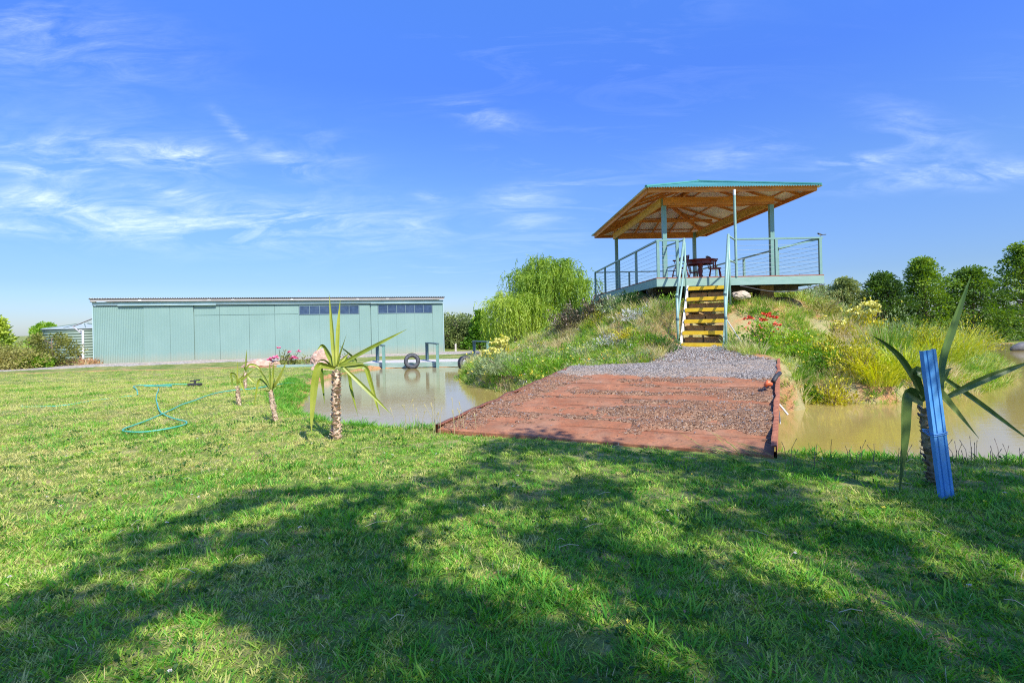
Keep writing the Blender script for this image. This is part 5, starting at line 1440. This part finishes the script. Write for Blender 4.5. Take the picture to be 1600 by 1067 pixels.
link('crown', quads_mesh('crown', leaf_quads(PP, r.normal(size=PP.shape), .13 * r.uniform(.7, 1.3, len(PP)), .5, r), 4, M['lf_tree']), ST)

# ------------------------------------------------------------------ mound plants
mplant('agapanthus', 1240, 600, 11.75, .001, .001, .01, 'lf_deep', 4, .02, .3, 'x', 'plant', stems=False)
AG = [o for o in bpy.data.objects if o.name.startswith('agapanthus')][0]
for ch_ in [o for o in bpy.data.objects if o.parent == AG]: bpy.data.objects.remove(ch_)
def strappy(T, c, n, L, w_, lean, curve, lm, seed, rad=.12, seg=5):
    r = np.random.default_rng(seed); a = r.uniform(0, 6.283, n); q = rad * np.sqrt(r.uniform(0, 1, n))
    base = np.stack([c[0] + q * np.cos(a), c[1] + q * np.sin(a), np.full(n, c[2] - .02)], 1)
    v = blades(base, a + r.normal(0, .3, n), L * r.uniform(.55, 1.15, n), r.uniform(.05, lean, n), r.uniform(curve * .3, curve, n), w_ * r.uniform(.7, 1.1, n), seg, r, r.normal(0, .4, n))
    return link('leaves', quads_mesh('leaves', v, 4, M[lm]), T)
AG['label'] = 'bright green strap leaved clump right of the bridge end'; c = AG.location
strappy(AG, c, 90, .62, .035, .9, 1.4, 'lf_bright', 5, .2)
M['lf_bright']
def clump(name, px, py, Z, n, L, w_, lean, curve, lm, label, cat, rad=.2, group=None):
    p = at(px, py, Z); p.z = mz1(p.x, p.y); T = thing(name, tuple(p), label, cat, group); strappy(T, p, n, L, w_, lean, curve, lm, int(px), rad); return T
clump('reed_clump', 1372, 612, 11.5, 260, 1.0, .022, .5, 1.7, 'reed', 'yellow green arching reeds left of the blue post at the waterline', 'reeds', .38, 'reeds on the mound shore')
clump('reed_clump', 1412, 606, 11.9, 260, 1.05, .022, .5, 1.7, 'reed', 'yellow green arching reeds directly left of the blue post top', 'reeds', .42, 'reeds on the mound shore')
clump('reed_clump', 1462, 590, 13.4, 260, 1.15, .022, .5, 1.6, 'reed', 'reeds arching behind the blue post', 'reeds', .5, 'reeds on the mound shore')
clump('reed_clump', 1492, 575, 15.2, 240, 1.2, .024, .5, 1.6, 'reed', 'reeds leaning over the water right of the blue post', 'reeds', .55, 'reeds on the mound shore')
clump('reed_clump', 1508, 560, 17.6, 240, 1.2, .026, .6, 1.6, 'reed', 'farthest reeds spilling over the water at the right tip of the mound', 'reeds', .6, 'reeds on the mound shore')
clump('grass_clump', 1385, 560, 13.4, 260, .95, .016, .35, .7, 'grass_mound', 'tall blue green grass clump behind the reeds', 'grass clump', .5, 'tall grass clumps on the mound')
clump('grass_clump', 1430, 545, 15.0, 300, 1.0, .018, .35, .7, 'grass_mound', 'tall seedy grass clump left of the blue post top', 'grass clump', .7, 'tall grass clumps on the mound')
clump('grass_clump', 1480, 540, 17.5, 300, 1.0, .020, .4, .7, 'grass_mound', 'tall grass clump behind the upper yucca leaf', 'grass clump', .8, 'tall grass clumps on the mound')
mplant('daisy_bush', 1300, 560, 12.7, .45, .4, .55, 'lf_yellow', 700, .09, .4, 'yellow leaved bush low on the mound right of the bridge', 'bush', specks=[('fl_yellow', 40, .05)])
mplant('daisy_bush', 1330, 575, 12.2, .5, .4, .5, 'lf_yellow', 700, .08, .4, 'yellow green bush between the strap leaved clump and reeds', 'bush', specks=[('fl_yellow', 60, .045)])
mplant('succulent_bush', 1352, 520, 15.0, .6, .5, .85, 'lf_yellow', 380, .12, .6, 'pale yellow headed bush on the mound skyline left of the trees', 'bush', heads=[('fl_lemon', 14, .12)])
mplant('succulent_bush', 1318, 524, 14.4, .3, .3, .4, 'lf_yellow', 220, .10, .5, 'small bright yellow bush beside the bare red earth', 'bush', heads=[('fl_lemon', 6, .09)])
mplant('brown_bush', 1288, 497, 15.3, .75, .6, .55, 'lf_olive', 1500, .08, .3, 'olive brown bush on the right slope of the mound', 'bush')
mplant('brown_bush', 1270, 478, 16.8, .7, .6, .55, 'lf_grey', 1200, .08, .3, 'grey green bush high on the right shoulder of the mound', 'bush')
mplant('brown_bush', 1318, 506, 15.8, .6, .6, .5, 'lf_grey', 1000, .08, .3, 'grey green bush lower down the right slope', 'bush')
mplant('geranium_bush', 1192, 515, 13.1, .45, .35, .95, 'lf_bright', 1300, .07, .7, 'red flowering geranium right of the stairs', 'flowering bush', specks=[('fl_orange', 10, .03)])
gbsh = [o for o in bpy.data.objects if o.name == 'geranium_bush'][0]
for (x, y) in ((1165, 499), (1171, 497), (1174, 498), (1192, 491.5), (1201, 491), (1201, 494), (1206, 496), (1212, 497), (1191, 500), (1194, 501), (1217, 509), (1211, 507)):
    flower_head(tuple(at(x, y, 12.85)), .075, 'fl_red', gbsh, 18)
    flower_head(tuple(at(x + random.uniform(-6, 6), y + random.uniform(2, 14), 12.8)), .045, 'fl_red', gbsh, 10)
mplant('green_bush', 1152, 526, 13.0, .38, .3, .36, 'lf_deep', 700, .05, .35, 'dark fine leaved bush at the foot of the right stair post', 'bush')
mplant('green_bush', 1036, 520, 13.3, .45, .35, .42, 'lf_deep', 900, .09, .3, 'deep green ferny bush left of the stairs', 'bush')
mplant('green_bush', 1047, 485, 14.3, .35, .35, .55, 'lf_bright', 700, .08, .3, 'bright green shrub under the deck left of the stair rail', 'bush')
mplant('silver_bush', 1000, 512, 14.6, .6, .4, .35, 'lf_silver', 900, .07, .35, 'silver leaved bush on the left slope of the mound', 'bush')
mplant('silver_bush', 965, 525, 14.2, .6, .4, .3, 'lf_silver', 700, .07, .35, 'silver grey ground cover lower on the left slope', 'bush')
mplant('flowering_bush', 893, 508, 17.4, .75, .6, .85, 'lf_dark', 2400, .08, .4, 'dark bush with dusty pink flowers left of the gazebo', 'flowering bush', specks=[('fl_dust', 120, .05)])
mplant('flowering_bush', 930, 500, 17.0, .5, .5, .68, 'lf_dark', 1600, .08, .4, 'dark bush with dusty flowers against the deck corner post', 'flowering bush', specks=[('fl_dust', 70, .05)])
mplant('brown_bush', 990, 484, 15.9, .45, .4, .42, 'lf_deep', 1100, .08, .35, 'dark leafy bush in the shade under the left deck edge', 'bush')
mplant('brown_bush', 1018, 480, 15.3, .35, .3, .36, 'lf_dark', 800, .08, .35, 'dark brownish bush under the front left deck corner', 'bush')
mplant('flowering_bush', 962, 492, 16.3, .5, .4, .55, 'lf_grey', 1500, .08, .4, 'grey bush with pale pink flowers under the left deck edge', 'flowering bush', specks=[('fl_white', 60, .045)])
mplant('fennel', 933, 515, 16.0, .4, .35, .6, 'lf_yellow', 800, .06, .2, 'feathery yellow green plant on the left slope', 'plant', up=.9)
mplant('orange_flower_patch', 950, 575, 12.9, .5, .35, .22, 'lf_grey', 1100, .055, .5, 'low grey leaved patch with orange daisies beside the bridge gravel', 'flower patch', specks=[('fl_orange', 26, .05)])
mplant('orange_flower_patch', 1000, 576, 12.6, .55, .35, .22, 'lf_grey', 1200, .055, .5, 'low grey leaved mat spilling on to the gravel by the bridge', 'flower patch', specks=[('fl_orange', 10, .05)])
mplant('grey_shrub', 790, 580, 15.3, .75, .55, .60, 'lf_grey', 2200, .10, .2, 'grey green shrub over the water at the left tip of the mound', 'shrub', up=.8)
mplant('grey_shrub', 765, 580, 16.2, .6, .5, .62, 'lf_grey', 1800, .10, .2, 'grey green shrub farthest left on the mound shore', 'shrub', up=.8, specks=[('fl_yellow', 50, .05)])
mplant('grey_shrub', 828, 590, 14.3, .7, .5, .5, 'lf_bright', 1800, .10, .22, 'fresh green shrub on the mound shore left of the bridge', 'shrub', up=.8)
mplant('grey_shrub', 870, 580, 13.6, .65, .5, .45, 'lf_bright', 1700, .09, .25, 'leafy green shrub with yellow dots beside the bridge edge', 'shrub', up=.6, specks=[('fl_yellow', 24, .045)])
mplant('yellow_flower_bush', 786, 548, 18.2, .42, .35, .62, 'lf_yellow', 420, .10, .4, 'yellow flower heads on the skyline right of the last mooring frame', 'flowering bush', heads=[('fl_lemon', 16, .10)])
mplant('yellow_flower_bush', 768, 558, 17.4, .40, .35, .42, 'lf_yellow', 380, .10, .4, 'yellow flower heads beside the half hidden tyre', 'flowering bush', heads=[('fl_lemon', 14, .10)])
mplant('silver_bush', 1128, 558, 12.6, .3, .25, .16, 'lf_silver', 420, .05, .3, 'low silver tuft on the path below the stairs', 'plant')
mplant('silver_bush', 1160, 552, 12.9, .3, .2, .15, 'lf_grey', 380, .05, .4, 'low grey green mat right of the path', 'plant')

for px, py, Z_, rx, h, lm, lb_ in ((1262, 612, 11.5, .32, .34, 'lf_bright', 'low fresh green leafy plant at the waterline right of the strap leaved clump'),
        (1300, 612, 11.3, .5, .55, 'lf_yellow', 'yellow green leafy bush overhanging the water'), (1345, 600, 11.7, .65, .8, 'lf_yellow', 'tall yellow leafy bush beside the first reeds'),
        (1290, 580, 12.2, .5, .5, 'lf_bright', 'green leafy bush above the strap leaved clump'), (1440, 570, 14.2, 1.0, .95, 'lf_yellow', 'big yellow green bush rising behind the blue post'),
        (1395, 540, 14.6, .85, .9, 'lf_grey', 'soft grey green bush among the tall grass'), (1500, 553, 17.5, 1.1, .95, 'lf_yellow', 'yellow green bush near the right tip of the mound'),
        (1255, 545, 13.0, .5, .28, 'lf_bright', 'low green mat under the bare red earth'), (1225, 575, 12.2, .35, .25, 'lf_grey', 'low grey green plant above the bridge corner'),
        (1245, 530, 13.6, .55, .35, 'lf_bright', 'fresh green grassy bush right of the geranium')):
    mplant('leafy_bush', px, py, Z_, rx, rx * .8, h, lm, int(1300 + 1500 * max(0, rx - .45)), .085, .35, lb_, 'bush', specks=[('fl_yellow', 26, .04)])
for px, py, Z_, rx, h, lm, lb_ in ((880, 545, 15.4, .6, .3, 'lf_bright', 'fresh green mat midway up the left slope'), (915, 555, 14.2, .6, .35, 'lf_grey', 'grey green herb clump midway between the bridge and dark bushes'),
        (1020, 548, 13.6, .45, .25, 'lf_bright', 'bright green weeds left of the path'), (845, 560, 15.4, .6, .35, 'lf_grey', 'soft grey green herbs above the fresh green shrub'),
        (985, 548, 14.0, .5, .28, 'lf_yellow', 'yellowish herb clump left of the path'), (1185, 475, 14.6, .5, .22, 'lf_bright', 'bright green grass patch under the deck right of the stairs')):
    mplant('leafy_herb', px, py, Z_, rx, rx * .8, h, lm, 900, .075, .3, lb_, 'plant', specks=[('fl_yellow', 12, .035)])
# ------------------------------------------------------------------ grass and cover
# mound cover
B0 = np.array([BR0.x, BR0.y]); BB = np.array([BR1.x - BR0.x, BR1.y - BR0.y])
def on_bridge(x, y, m_=0.0):
    dx, dy = x - BR0.x, y - BR0.y; s0 = dx * BD.x + dy * BD.y; L2 = BB @ BB; w0 = (dx * BB[0] + dy * BB[1]) / L2 - (s0 * (BD.x * BB[0] + BD.y * BB[1])) / L2
    edge = .10 * np.sin(w0 * 37) + .06 * np.sin(w0 * 91)
    return (s0 > .05 + edge) & (w0 > -.01) & (w0 < 1.01) & (s0 < 7)
r = np.random.default_rng(21)
def mound_points(n, accept):
    P = np.stack([r.uniform(-2.2, 17, n), r.uniform(10.4, 29, n)], 1); d = sdist(ISLE, P[:, 0], P[:, 1])
    path = np.zeros(n, bool); lft = np.array([pathp(q, 0) for q in np.linspace(0, 1, 9)]); rgt = np.array([pathp(q, 1) for q in np.linspace(0, 1, 9)])
    path = sdist(np.concatenate([lft, rgt[::-1]]), P[:, 0], P[:, 1]) > .02
    sx0, sy0 = P[:, 0] - sb.x, P[:, 1] - sb.y; along = sx0 * SV.x + sy0 * SV.y; side = sx0 * SR.x + sy0 * SR.y
    path |= (along > -.3) & (along < 1.7) & (np.abs(side) < .62)
    path |= on_bridge(P[:, 0], P[:, 1]) & (P[:, 1] < 11.8)
    dg = (P[:, 0] > 4.4) & (P[:, 0] < 9.0) & (P[:, 1] > 15.3) & (P[:, 1] < 23.5)
    e1, e2 = at(1165, 487, 14.2), at(1284, 514, 14.4)
    for e_, ra in ((e1, .55), (e2, .5)): path |= ((P[:, 0] - e_.x) / ra) ** 2 + ((P[:, 1] - e_.y) / (ra * 1.1)) ** 2 < r.uniform(.5, 1.2, n)
    bare = wob(P[:, 0] * 1.3, P[:, 1] * 1.3, 1.2, 5.0) > 1.15
    k = ((d > -.16) | (mz(P[:, 0], P[:, 1]) > ZW + .04)) & ~path & ~dg & ~(bare & (r.uniform(0, 1, n) < .75)) & accept(P[:, 0], P[:, 1], d)
    P = P[k]; return np.column_stack([P, mz(P[:, 0], P[:, 1])])
def rnd_rot(n, tilt=.15): return np.column_stack([r.normal(0, tilt, n), r.normal(0, tilt, n), r.uniform(0, 6.28, n)])
vis = lambda x, y, d: (y < 21.5)
P = mound_points(42000, lambda x, y, d: vis(x, y, d) & (r.uniform(0, 1, len(x)) < .8))
ms = [tuft(26, .10, .26, .011, .7, 1.2, M['grass_mound'], 1), tuft(20, .12, .20, .014, .9, 1.4, M['grass_mound'], 2), tuft(26, .09, .32, .009, .5, .9, M['grass_dry'], 3), tuft(16, .10, .16, .016, .9, 1.2, M['grass_lush'], 4)]
rr = r.uniform(0, 1, len(P)); w_ = wob(P[:, 0], P[:, 1], .9, 3.0)
idx = np.where(w_ + rr * 1.5 > 1.5, 2, np.where(rr < .45, 0, np.where(rr < .8, 1, 3)))
scatter('mound_grass', P, rnd_rot(len(P)), r.uniform(.6, 1.25, len(P)) * (1 + .3 * (P[:, 0] > 9)), idx, ms, 'rough green and straw coloured grass covering the mound', 'grass')
P = mound_points(9000, lambda x, y, d: vis(x, y, d) & ((x < 4) | (x > 8.6)) & (wob(x, y, .7, 8.0) > -.4))
ms = [leafy(46, .15, .22, .07, .3, M['lf_grey'], 5, 1.0), leafy(46, .15, .20, .07, .45, M['lf_bright'], 6, .8), leafy(40, .12, .26, .06, .3, M['lf_yellow'], 7, 1.0), leafy(36, .14, .14, .055, .4, M['lf_silver'], 8, .6), leafy(40, .13, .22, .06, .35, M['lf_olive'], 9, .8)]
rr = r.uniform(0, 1, len(P)); idx = np.where(rr < .34, 0, np.where(rr < .64, 1, np.where(rr < .74, 2, np.where(rr < .84, 3, 4))))
idx = np.where((P[:, 0] > 8.6) & (rr > .5), 2, idx)
scatter('mound_weeds', P, rnd_rot(len(P)), r.uniform(.6, 1.3, len(P)), idx, ms, 'mixed leafy weeds and herbs growing through the mound grass', 'weeds')
P = mound_points(1500, lambda x, y, d: vis(x, y, d) & (r.uniform(0, 1, len(x)) < .5)); P[:, 2] += .2
fl = []
for k, mm in enumerate(('fl_yellow', 'fl_orange', 'fl_white')):
    q = np.random.default_rng(k); D = q.normal(size=(10, 3)); D[:, 2] = np.abs(D[:, 2]) * .4; fl.append(quads_mesh('bloom', leaf_quads(D * .004, D, .038, .8, q), 4, M[mm]))
scatter('wild_flowers', P, rnd_rot(len(P)), r.uniform(.6, 1.2, len(P)), r.choice([0, 0, 0, 1, 2], len(P)), fl, 'tiny yellow and orange wild flowers dotted over the mound', 'wild flowers')
# tall seeding stalks on the skyline of the right side
def stalks(name, pts, H, label, lm='stalk', seed=3, head=.05):
    q = np.random.default_rng(seed); mb = MB()
    for (x, y, z) in pts:
        a = q.uniform(0, 6.28); l = H * q.uniform(.6, 1.2); k = q.uniform(.05, .35) * l
        p = [Vector((x, y, z - .02)), Vector((x + k * .25 * math.cos(a), y + k * .25 * math.sin(a), z + l * .6)), Vector((x + k * math.cos(a), y + k * math.sin(a), z + l))]
        mb.tube(p, [.0035, .003, .002], 4, caps=False)
        mb.tube([p[2] - (p[2] - p[1]).normalized() * head, p[2], p[2] + (p[2] - p[1]).normalized() * head * .4], [.003, head * .16, .001], 5)
    return tag(mb.build(name, M[lm]), label, 'seed stalks', None, 'stuff')
P = mound_points(900, lambda x, y, d: (x > 8.8) & (y < 20) & (r.uniform(0, 1, len(x)) < .6)); stalks('seed_stalks', P, .95, 'pale seed stalks standing above the mound grass at right')
P = mound_points(700, lambda x, y, d: (x < 4) & (y < 19) & (r.uniform(0, 1, len(x)) < .5)); stalks('seed_stalks', P, .55, 'pale seed stalks among the weeds left of the stairs', seed=4)

# lawn
def lawn_points(n, y0, y1, xl=1.06, mg=.7):
    y = np.sqrt(r.uniform(y0 ** 2, y1 ** 2, n)); x = r.uniform(-1, 1, n) * (xl * y + mg); return x, y
sets = [(12500, .9, 4.2, 0), (19000, 4.2, 8.5, 1), (25000, 8.5, 17, 2), (20000, 17, 30, 3)]
ms = [tuft(28, .065, .044, .0068, 1.35, 1.0, M['grass_lawn'], 11), tuft(24, .07, .054, .0078, 1.4, .8, M['grass_lawn'], 12), tuft(26, .06, .045, .006, 1.3, 1.0, M['grass_lawn'], 13),
      tuft(16, .06, .085, .0095, 1.1, 1.0, M['grass_lush'], 14), tuft(30, .13, .050, .011, 1.35, .8, M['grass_lawn'], 15, 2), tuft(28, .12, .080, .012, 1.1, 1.0, M['grass_lush'], 16, 2),
      leafy(14, .06, .03, .022, .9, M['lf_deep'], 17, .8), tuft(12, .06, .075, .0035, 1.3, .6, M['grass_dry'], 18)]
XX, YY, II, SS = [], [], [], []
for n, y0, y1, k in sets:
    x, y = lawn_points(n, y0, y1); d = sdist(POND, x, y); keep = (d < -.02) & ~on_bridge(x, y) & (np.hypot(x, y) > .5)
    if k == 3: keep &= ~((y > 24.2) & (x < 2)) 
    keep &= ~((soil_attr(x, y) > .55) & (r.uniform(0, 1, n) < .8))
    x, y, d = x[keep], y[keep], d[keep]; m_ = len(x); rr = r.uniform(0, 1, m_)
    lush = (wob(x * .8, y * 1.1, 1.0, 4.0) + r.normal(0, .5, m_)) > 1.3
    if k < 2: i = np.where(rr < .40, 0, np.where(rr < .72, 1, np.where(rr < .86, 2, np.where(rr < .92, 6, np.where(rr < .965, 7, 3)))))
    else: i = np.where(rr < .9, 4, 7)
    i = np.where(lush & (rr > .45), 3 if k < 2 else 5, i)
    i = np.where((d > -.55) & (y > 4.9) & (rr < .55), 5 if k else 3, i)
    s0 = r.uniform(.7, 1.25, m_) * (1.0 if k < 2 else 1.0); s0 = np.where((d > -.55) & (y > 4.9), s0 * 1.15, s0)
    XX.append(x); YY.append(y); II.append(i); SS.append(s0)
x, y, i, s0 = map(np.concatenate, (XX, YY, II, SS))
P = np.column_stack([x, y, gz(x, y)])
scatter('lawn_grass', P, rnd_rot(len(P), .12), s0, i, ms, 'mown lawn grass with broad blades, green with dry patches', 'grass')
# lush fringe along the near pond edge
n = 16000; x = r.uniform(-7.5, 8.5, n); y = r.uniform(4.2, 17, n); d = sdist(POND, x, y)
keep = (d < .03) & (d > -.32 - .25 * (x < 3)) & ~on_bridge(x, y) & ((x < -.6) | (x > 2.6)) & (r.uniform(0, 1, n) < .9)
x, y = x[keep], y[keep]; P = np.column_stack([x, y, gz(x, y)])
ms2 = [tuft(24, .08, .16, .010, .7, 1.2, M['grass_lush'], 21), tuft(20, .08, .20, .011, .6, 1.3, M['grass_lush'], 22), tuft(18, .08, .12, .009, 1.0, 1.0, M['grass_mound'], 23)]
scatter('pond_edge_grass', P, rnd_rot(len(P), .15), r.uniform(.55, 1.15, len(P)), r.choice([0, 0, 1, 2], len(P)), ms2, 'longer lush grass fringing the near pond edge', 'grass')
# grass at the feet of the yuccas and post
# thin seeding weeds at the water's edge
r5 = np.random.default_rng(9)
pts = []
for _ in range(46):
    px = r5.uniform(1225, 1600); p = on(px, 716 + r5.uniform(-2, 14), 0); pts.append((p.x, p.y, gz1(p.x, p.y)))
stalks('edge_weeds', pts, .20, 'thin dark seeding weeds along the right pond edge', 'bark', 6, .02)
pts = []
for _ in range(22):
    px = r5.uniform(615, 745); p = on(px, 672 + r5.uniform(-3, 8), 0); pts.append((p.x, p.y, gz1(p.x, p.y)))
stalks('edge_weeds', pts, .42, 'tall thin grass stalks where the bridge meets the left lawn', 'stalk', 8, .05)
# long runner grass on the near right corner of the bridge
p = on(1185, 716, .03); G_ = thing('runner_grass', tuple(p), 'long grass runners sprawling on to the near right corner of the bridge', 'grass')
q = np.random.default_rng(4); n = 46; a = q.uniform(1.9, 3.6, n); base = np.stack([p.x + q.uniform(-.5, .15, n), p.y + q.uniform(-.15, .25, n), np.full(n, .05)], 1)
link('leaves', quads_mesh('leaves', blades(base, a, q.uniform(.15, .45, n), q.uniform(.7, 1.1, n), q.uniform(.3, .9, n), .011, 4, q), 4, M['grass_mound']), G_)
# clover flowers, straws
n = 90; x, y = lawn_points(n, 2.0, 7.5); k = (sdist(POND, x, y) < -.3) & ~on_bridge(x, y); x, y = x[k], y[k]
q = np.random.default_rng(3); D = q.normal(size=(24, 3)); D[:, 2] = np.abs(D[:, 2]); clv = quads_mesh('bloom', leaf_quads(D * .002, D, .006, .7, q), 4, M['fl_white'])
D[:, 2] *= .3; clv2 = quads_mesh('bloom', leaf_quads(D * .002, D, .008, .7, q), 4, M['fl_yellow'])
P = np.column_stack([x, y, gz(x, y) + .055]); scatter('clover_flowers', P, rnd_rot(len(P)), r.uniform(.8, 1.4, len(P)), r.choice([0, 0, 0, 0, 1], len(P)), [clv, clv2], 'tiny white clover flowers and a few yellow ones in the lawn', 'clover flowers')
mb = MB()
for _ in range(70):
    xx, yy2 = lawn_points(1, 2.0, 7.0); x_, y_ = float(xx[0]), float(yy2[0])
    if sdist(POND, np.array([x_]), np.array([y_]))[0] > -.3: continue
    a = random.uniform(0, 3.14); l = random.uniform(.05, .17); z = gz1(x_, y_) + .05
    mb.tube([(x_, y_, z), (x_ + l * .5 * math.cos(a), y_ + l * .5 * math.sin(a), z + .012), (x_ + l * math.cos(a), y_ + l * math.sin(a), z - .004)], .0022, 4, caps=False)
tag(mb.build('dry_straws', M['straw']), 'scattered dry straw stems lying in the lawn', 'straw', None, 'stuff')
mb = MB(); lvs = []
n = 420; x, y = lawn_points(n, 1.9, 9); k = (sdist(POND, x, y) < -.25) & ~on_bridge(x, y); x, y = x[k], y[k]
D = r.normal(size=(len(x), 3)); D[:, 2] *= .25
fo = link('fallen_leaves', quads_mesh('fallen_leaves', leaf_quads(np.column_stack([x, y, gz(x, y) + .035]), D, r.uniform(.015, .035, len(x)), .45), 4, mat('fallen_leaf', (.22, .11, .05), .8, var=(.42, .27, .13), vscale=8)))
tag(fo, 'small brown fallen leaves scattered in the lawn', 'leaf litter', None, 'stuff')
n = 260; x = r.uniform(-6.5, 12, n); y = r.uniform(5.3, 22, n); dp = sdist(POND, x, y); di = sdist(ISLE, x, y); k = (dp > .15) & (di < -.1) & ((dp < .9) | (di > -.9)) & ~on_bridge(x, y); x, y = x[k], y[k]
D = r.normal(size=(len(x), 3)); D[:, 2] *= .04
fo = link('floating_debris', quads_mesh('floating_debris', leaf_quads(np.column_stack([x, y, np.full(len(x), ZW + .006)]), D, r.uniform(.02, .06, len(x)), .4), 4, M['straw']))
tag(fo, 'bits of straw and leaf floating along the pond edges', 'debris', None, 'stuff')
# dry brush heap by the shed corner
n = 420; x = r.uniform(-1.2, .75, n); y = r.normal(0, .4, n); c = at(128, 566, 30.9)
P = np.column_stack([c.x + x, c.y + y, gz(c.x + x, c.y + y)])
scatter('dry_brush', P, rnd_rot(len(P), .4), r.uniform(.8, 1.9, len(P)), r.integers(0, 2, len(P)), [tuft(20, .1, .24, .018, 1.0, .8, mat('rusty_brush', (.45, .20, .09), .8, var=(.62, .38, .20), vscale=6), 31), tuft(18, .1, .2, .02, 1.2, .8, M['grass_dry'], 32)], 'heap of dry reddish brush by the left corner of the shed', 'dry brush')
# pebbles and chips on the bridge and path
def pebble(seed, s0=(1, 1, .6)):
    q = np.random.default_rng(seed); mb = MB(); ph = [(0, 0, .5)] ; rows = []
    for zf, rf in ((-.4, .6), (0, 1), (.35, .7)):
        rows.append([(math.cos(k * 1.2566) * rf * q.uniform(.8, 1.1) * s0[0], math.sin(k * 1.2566) * rf * q.uniform(.8, 1.1) * s0[1], zf * s0[2]) for k in range(5)])
        rows[-1].append(rows[-1][0])
    mb.grid(rows); mb.face(rows[-1][:5]); return mb
stone1 = pebble(1).mesh('stone', mat('stone_pale', (.54, .49, .42), .95, var=(.36, .33, .29), vscale=30)); stone2 = pebble(2).mesh('stone', mat('stone_dark', (.20, .20, .20), .9, var=(.32, .30, .28), vscale=30))
chip1 = pebble(3, (1.8, .5, .25)).mesh('chip', mat('chip_brown', (.16, .08, .045), .9, var=(.32, .18, .10), vscale=30)); chip2 = pebble(4, (2.2, .4, .2)).mesh('chip', mat('chip_pale', (.50, .38, .28), .9, var=(.36, .24, .16), vscale=30))
PP, ids, sc = [], [], []
for _ in range(15000):
    s0, w0 = random.uniform(0, 6.3), random.random()
    if s0 > blen(w0) + .05: continue
    v = mulch(s0, w0); g_ = s0 > 4.3
    if v < .12 and random.random() > .03: continue
    qq = (s0 / PW) % 1.0; h = .022 * math.sin(math.pi * qq) ** .7 + min(.05, max(0, (v - .12) * .06)) + .010
    PP.append(tuple(bp(s0, w0, h))); ids.append(random.choice([0, 0, 1]) if g_ else random.choice([2, 2, 2, 3, 1])); sc.append(random.uniform(.006, .014) if g_ else random.uniform(.006, .016))
for _ in range(3800):
    x, y = pathp(random.uniform(0, 1.0), random.uniform(-.02, 1.02))
    PP.append((x, y, mz1(x, y) + .028)); ids.append(random.choice([0, 0, 1, 2])); sc.append(random.uniform(.010, .022))
scatter('pebbles_and_chips', np.array(PP), rnd_rot(len(PP), .3), np.array(sc), np.array(ids), [stone1, stone2, chip1, chip2], 'loose grey stones and bark chips on the bridge and path', 'gravel')
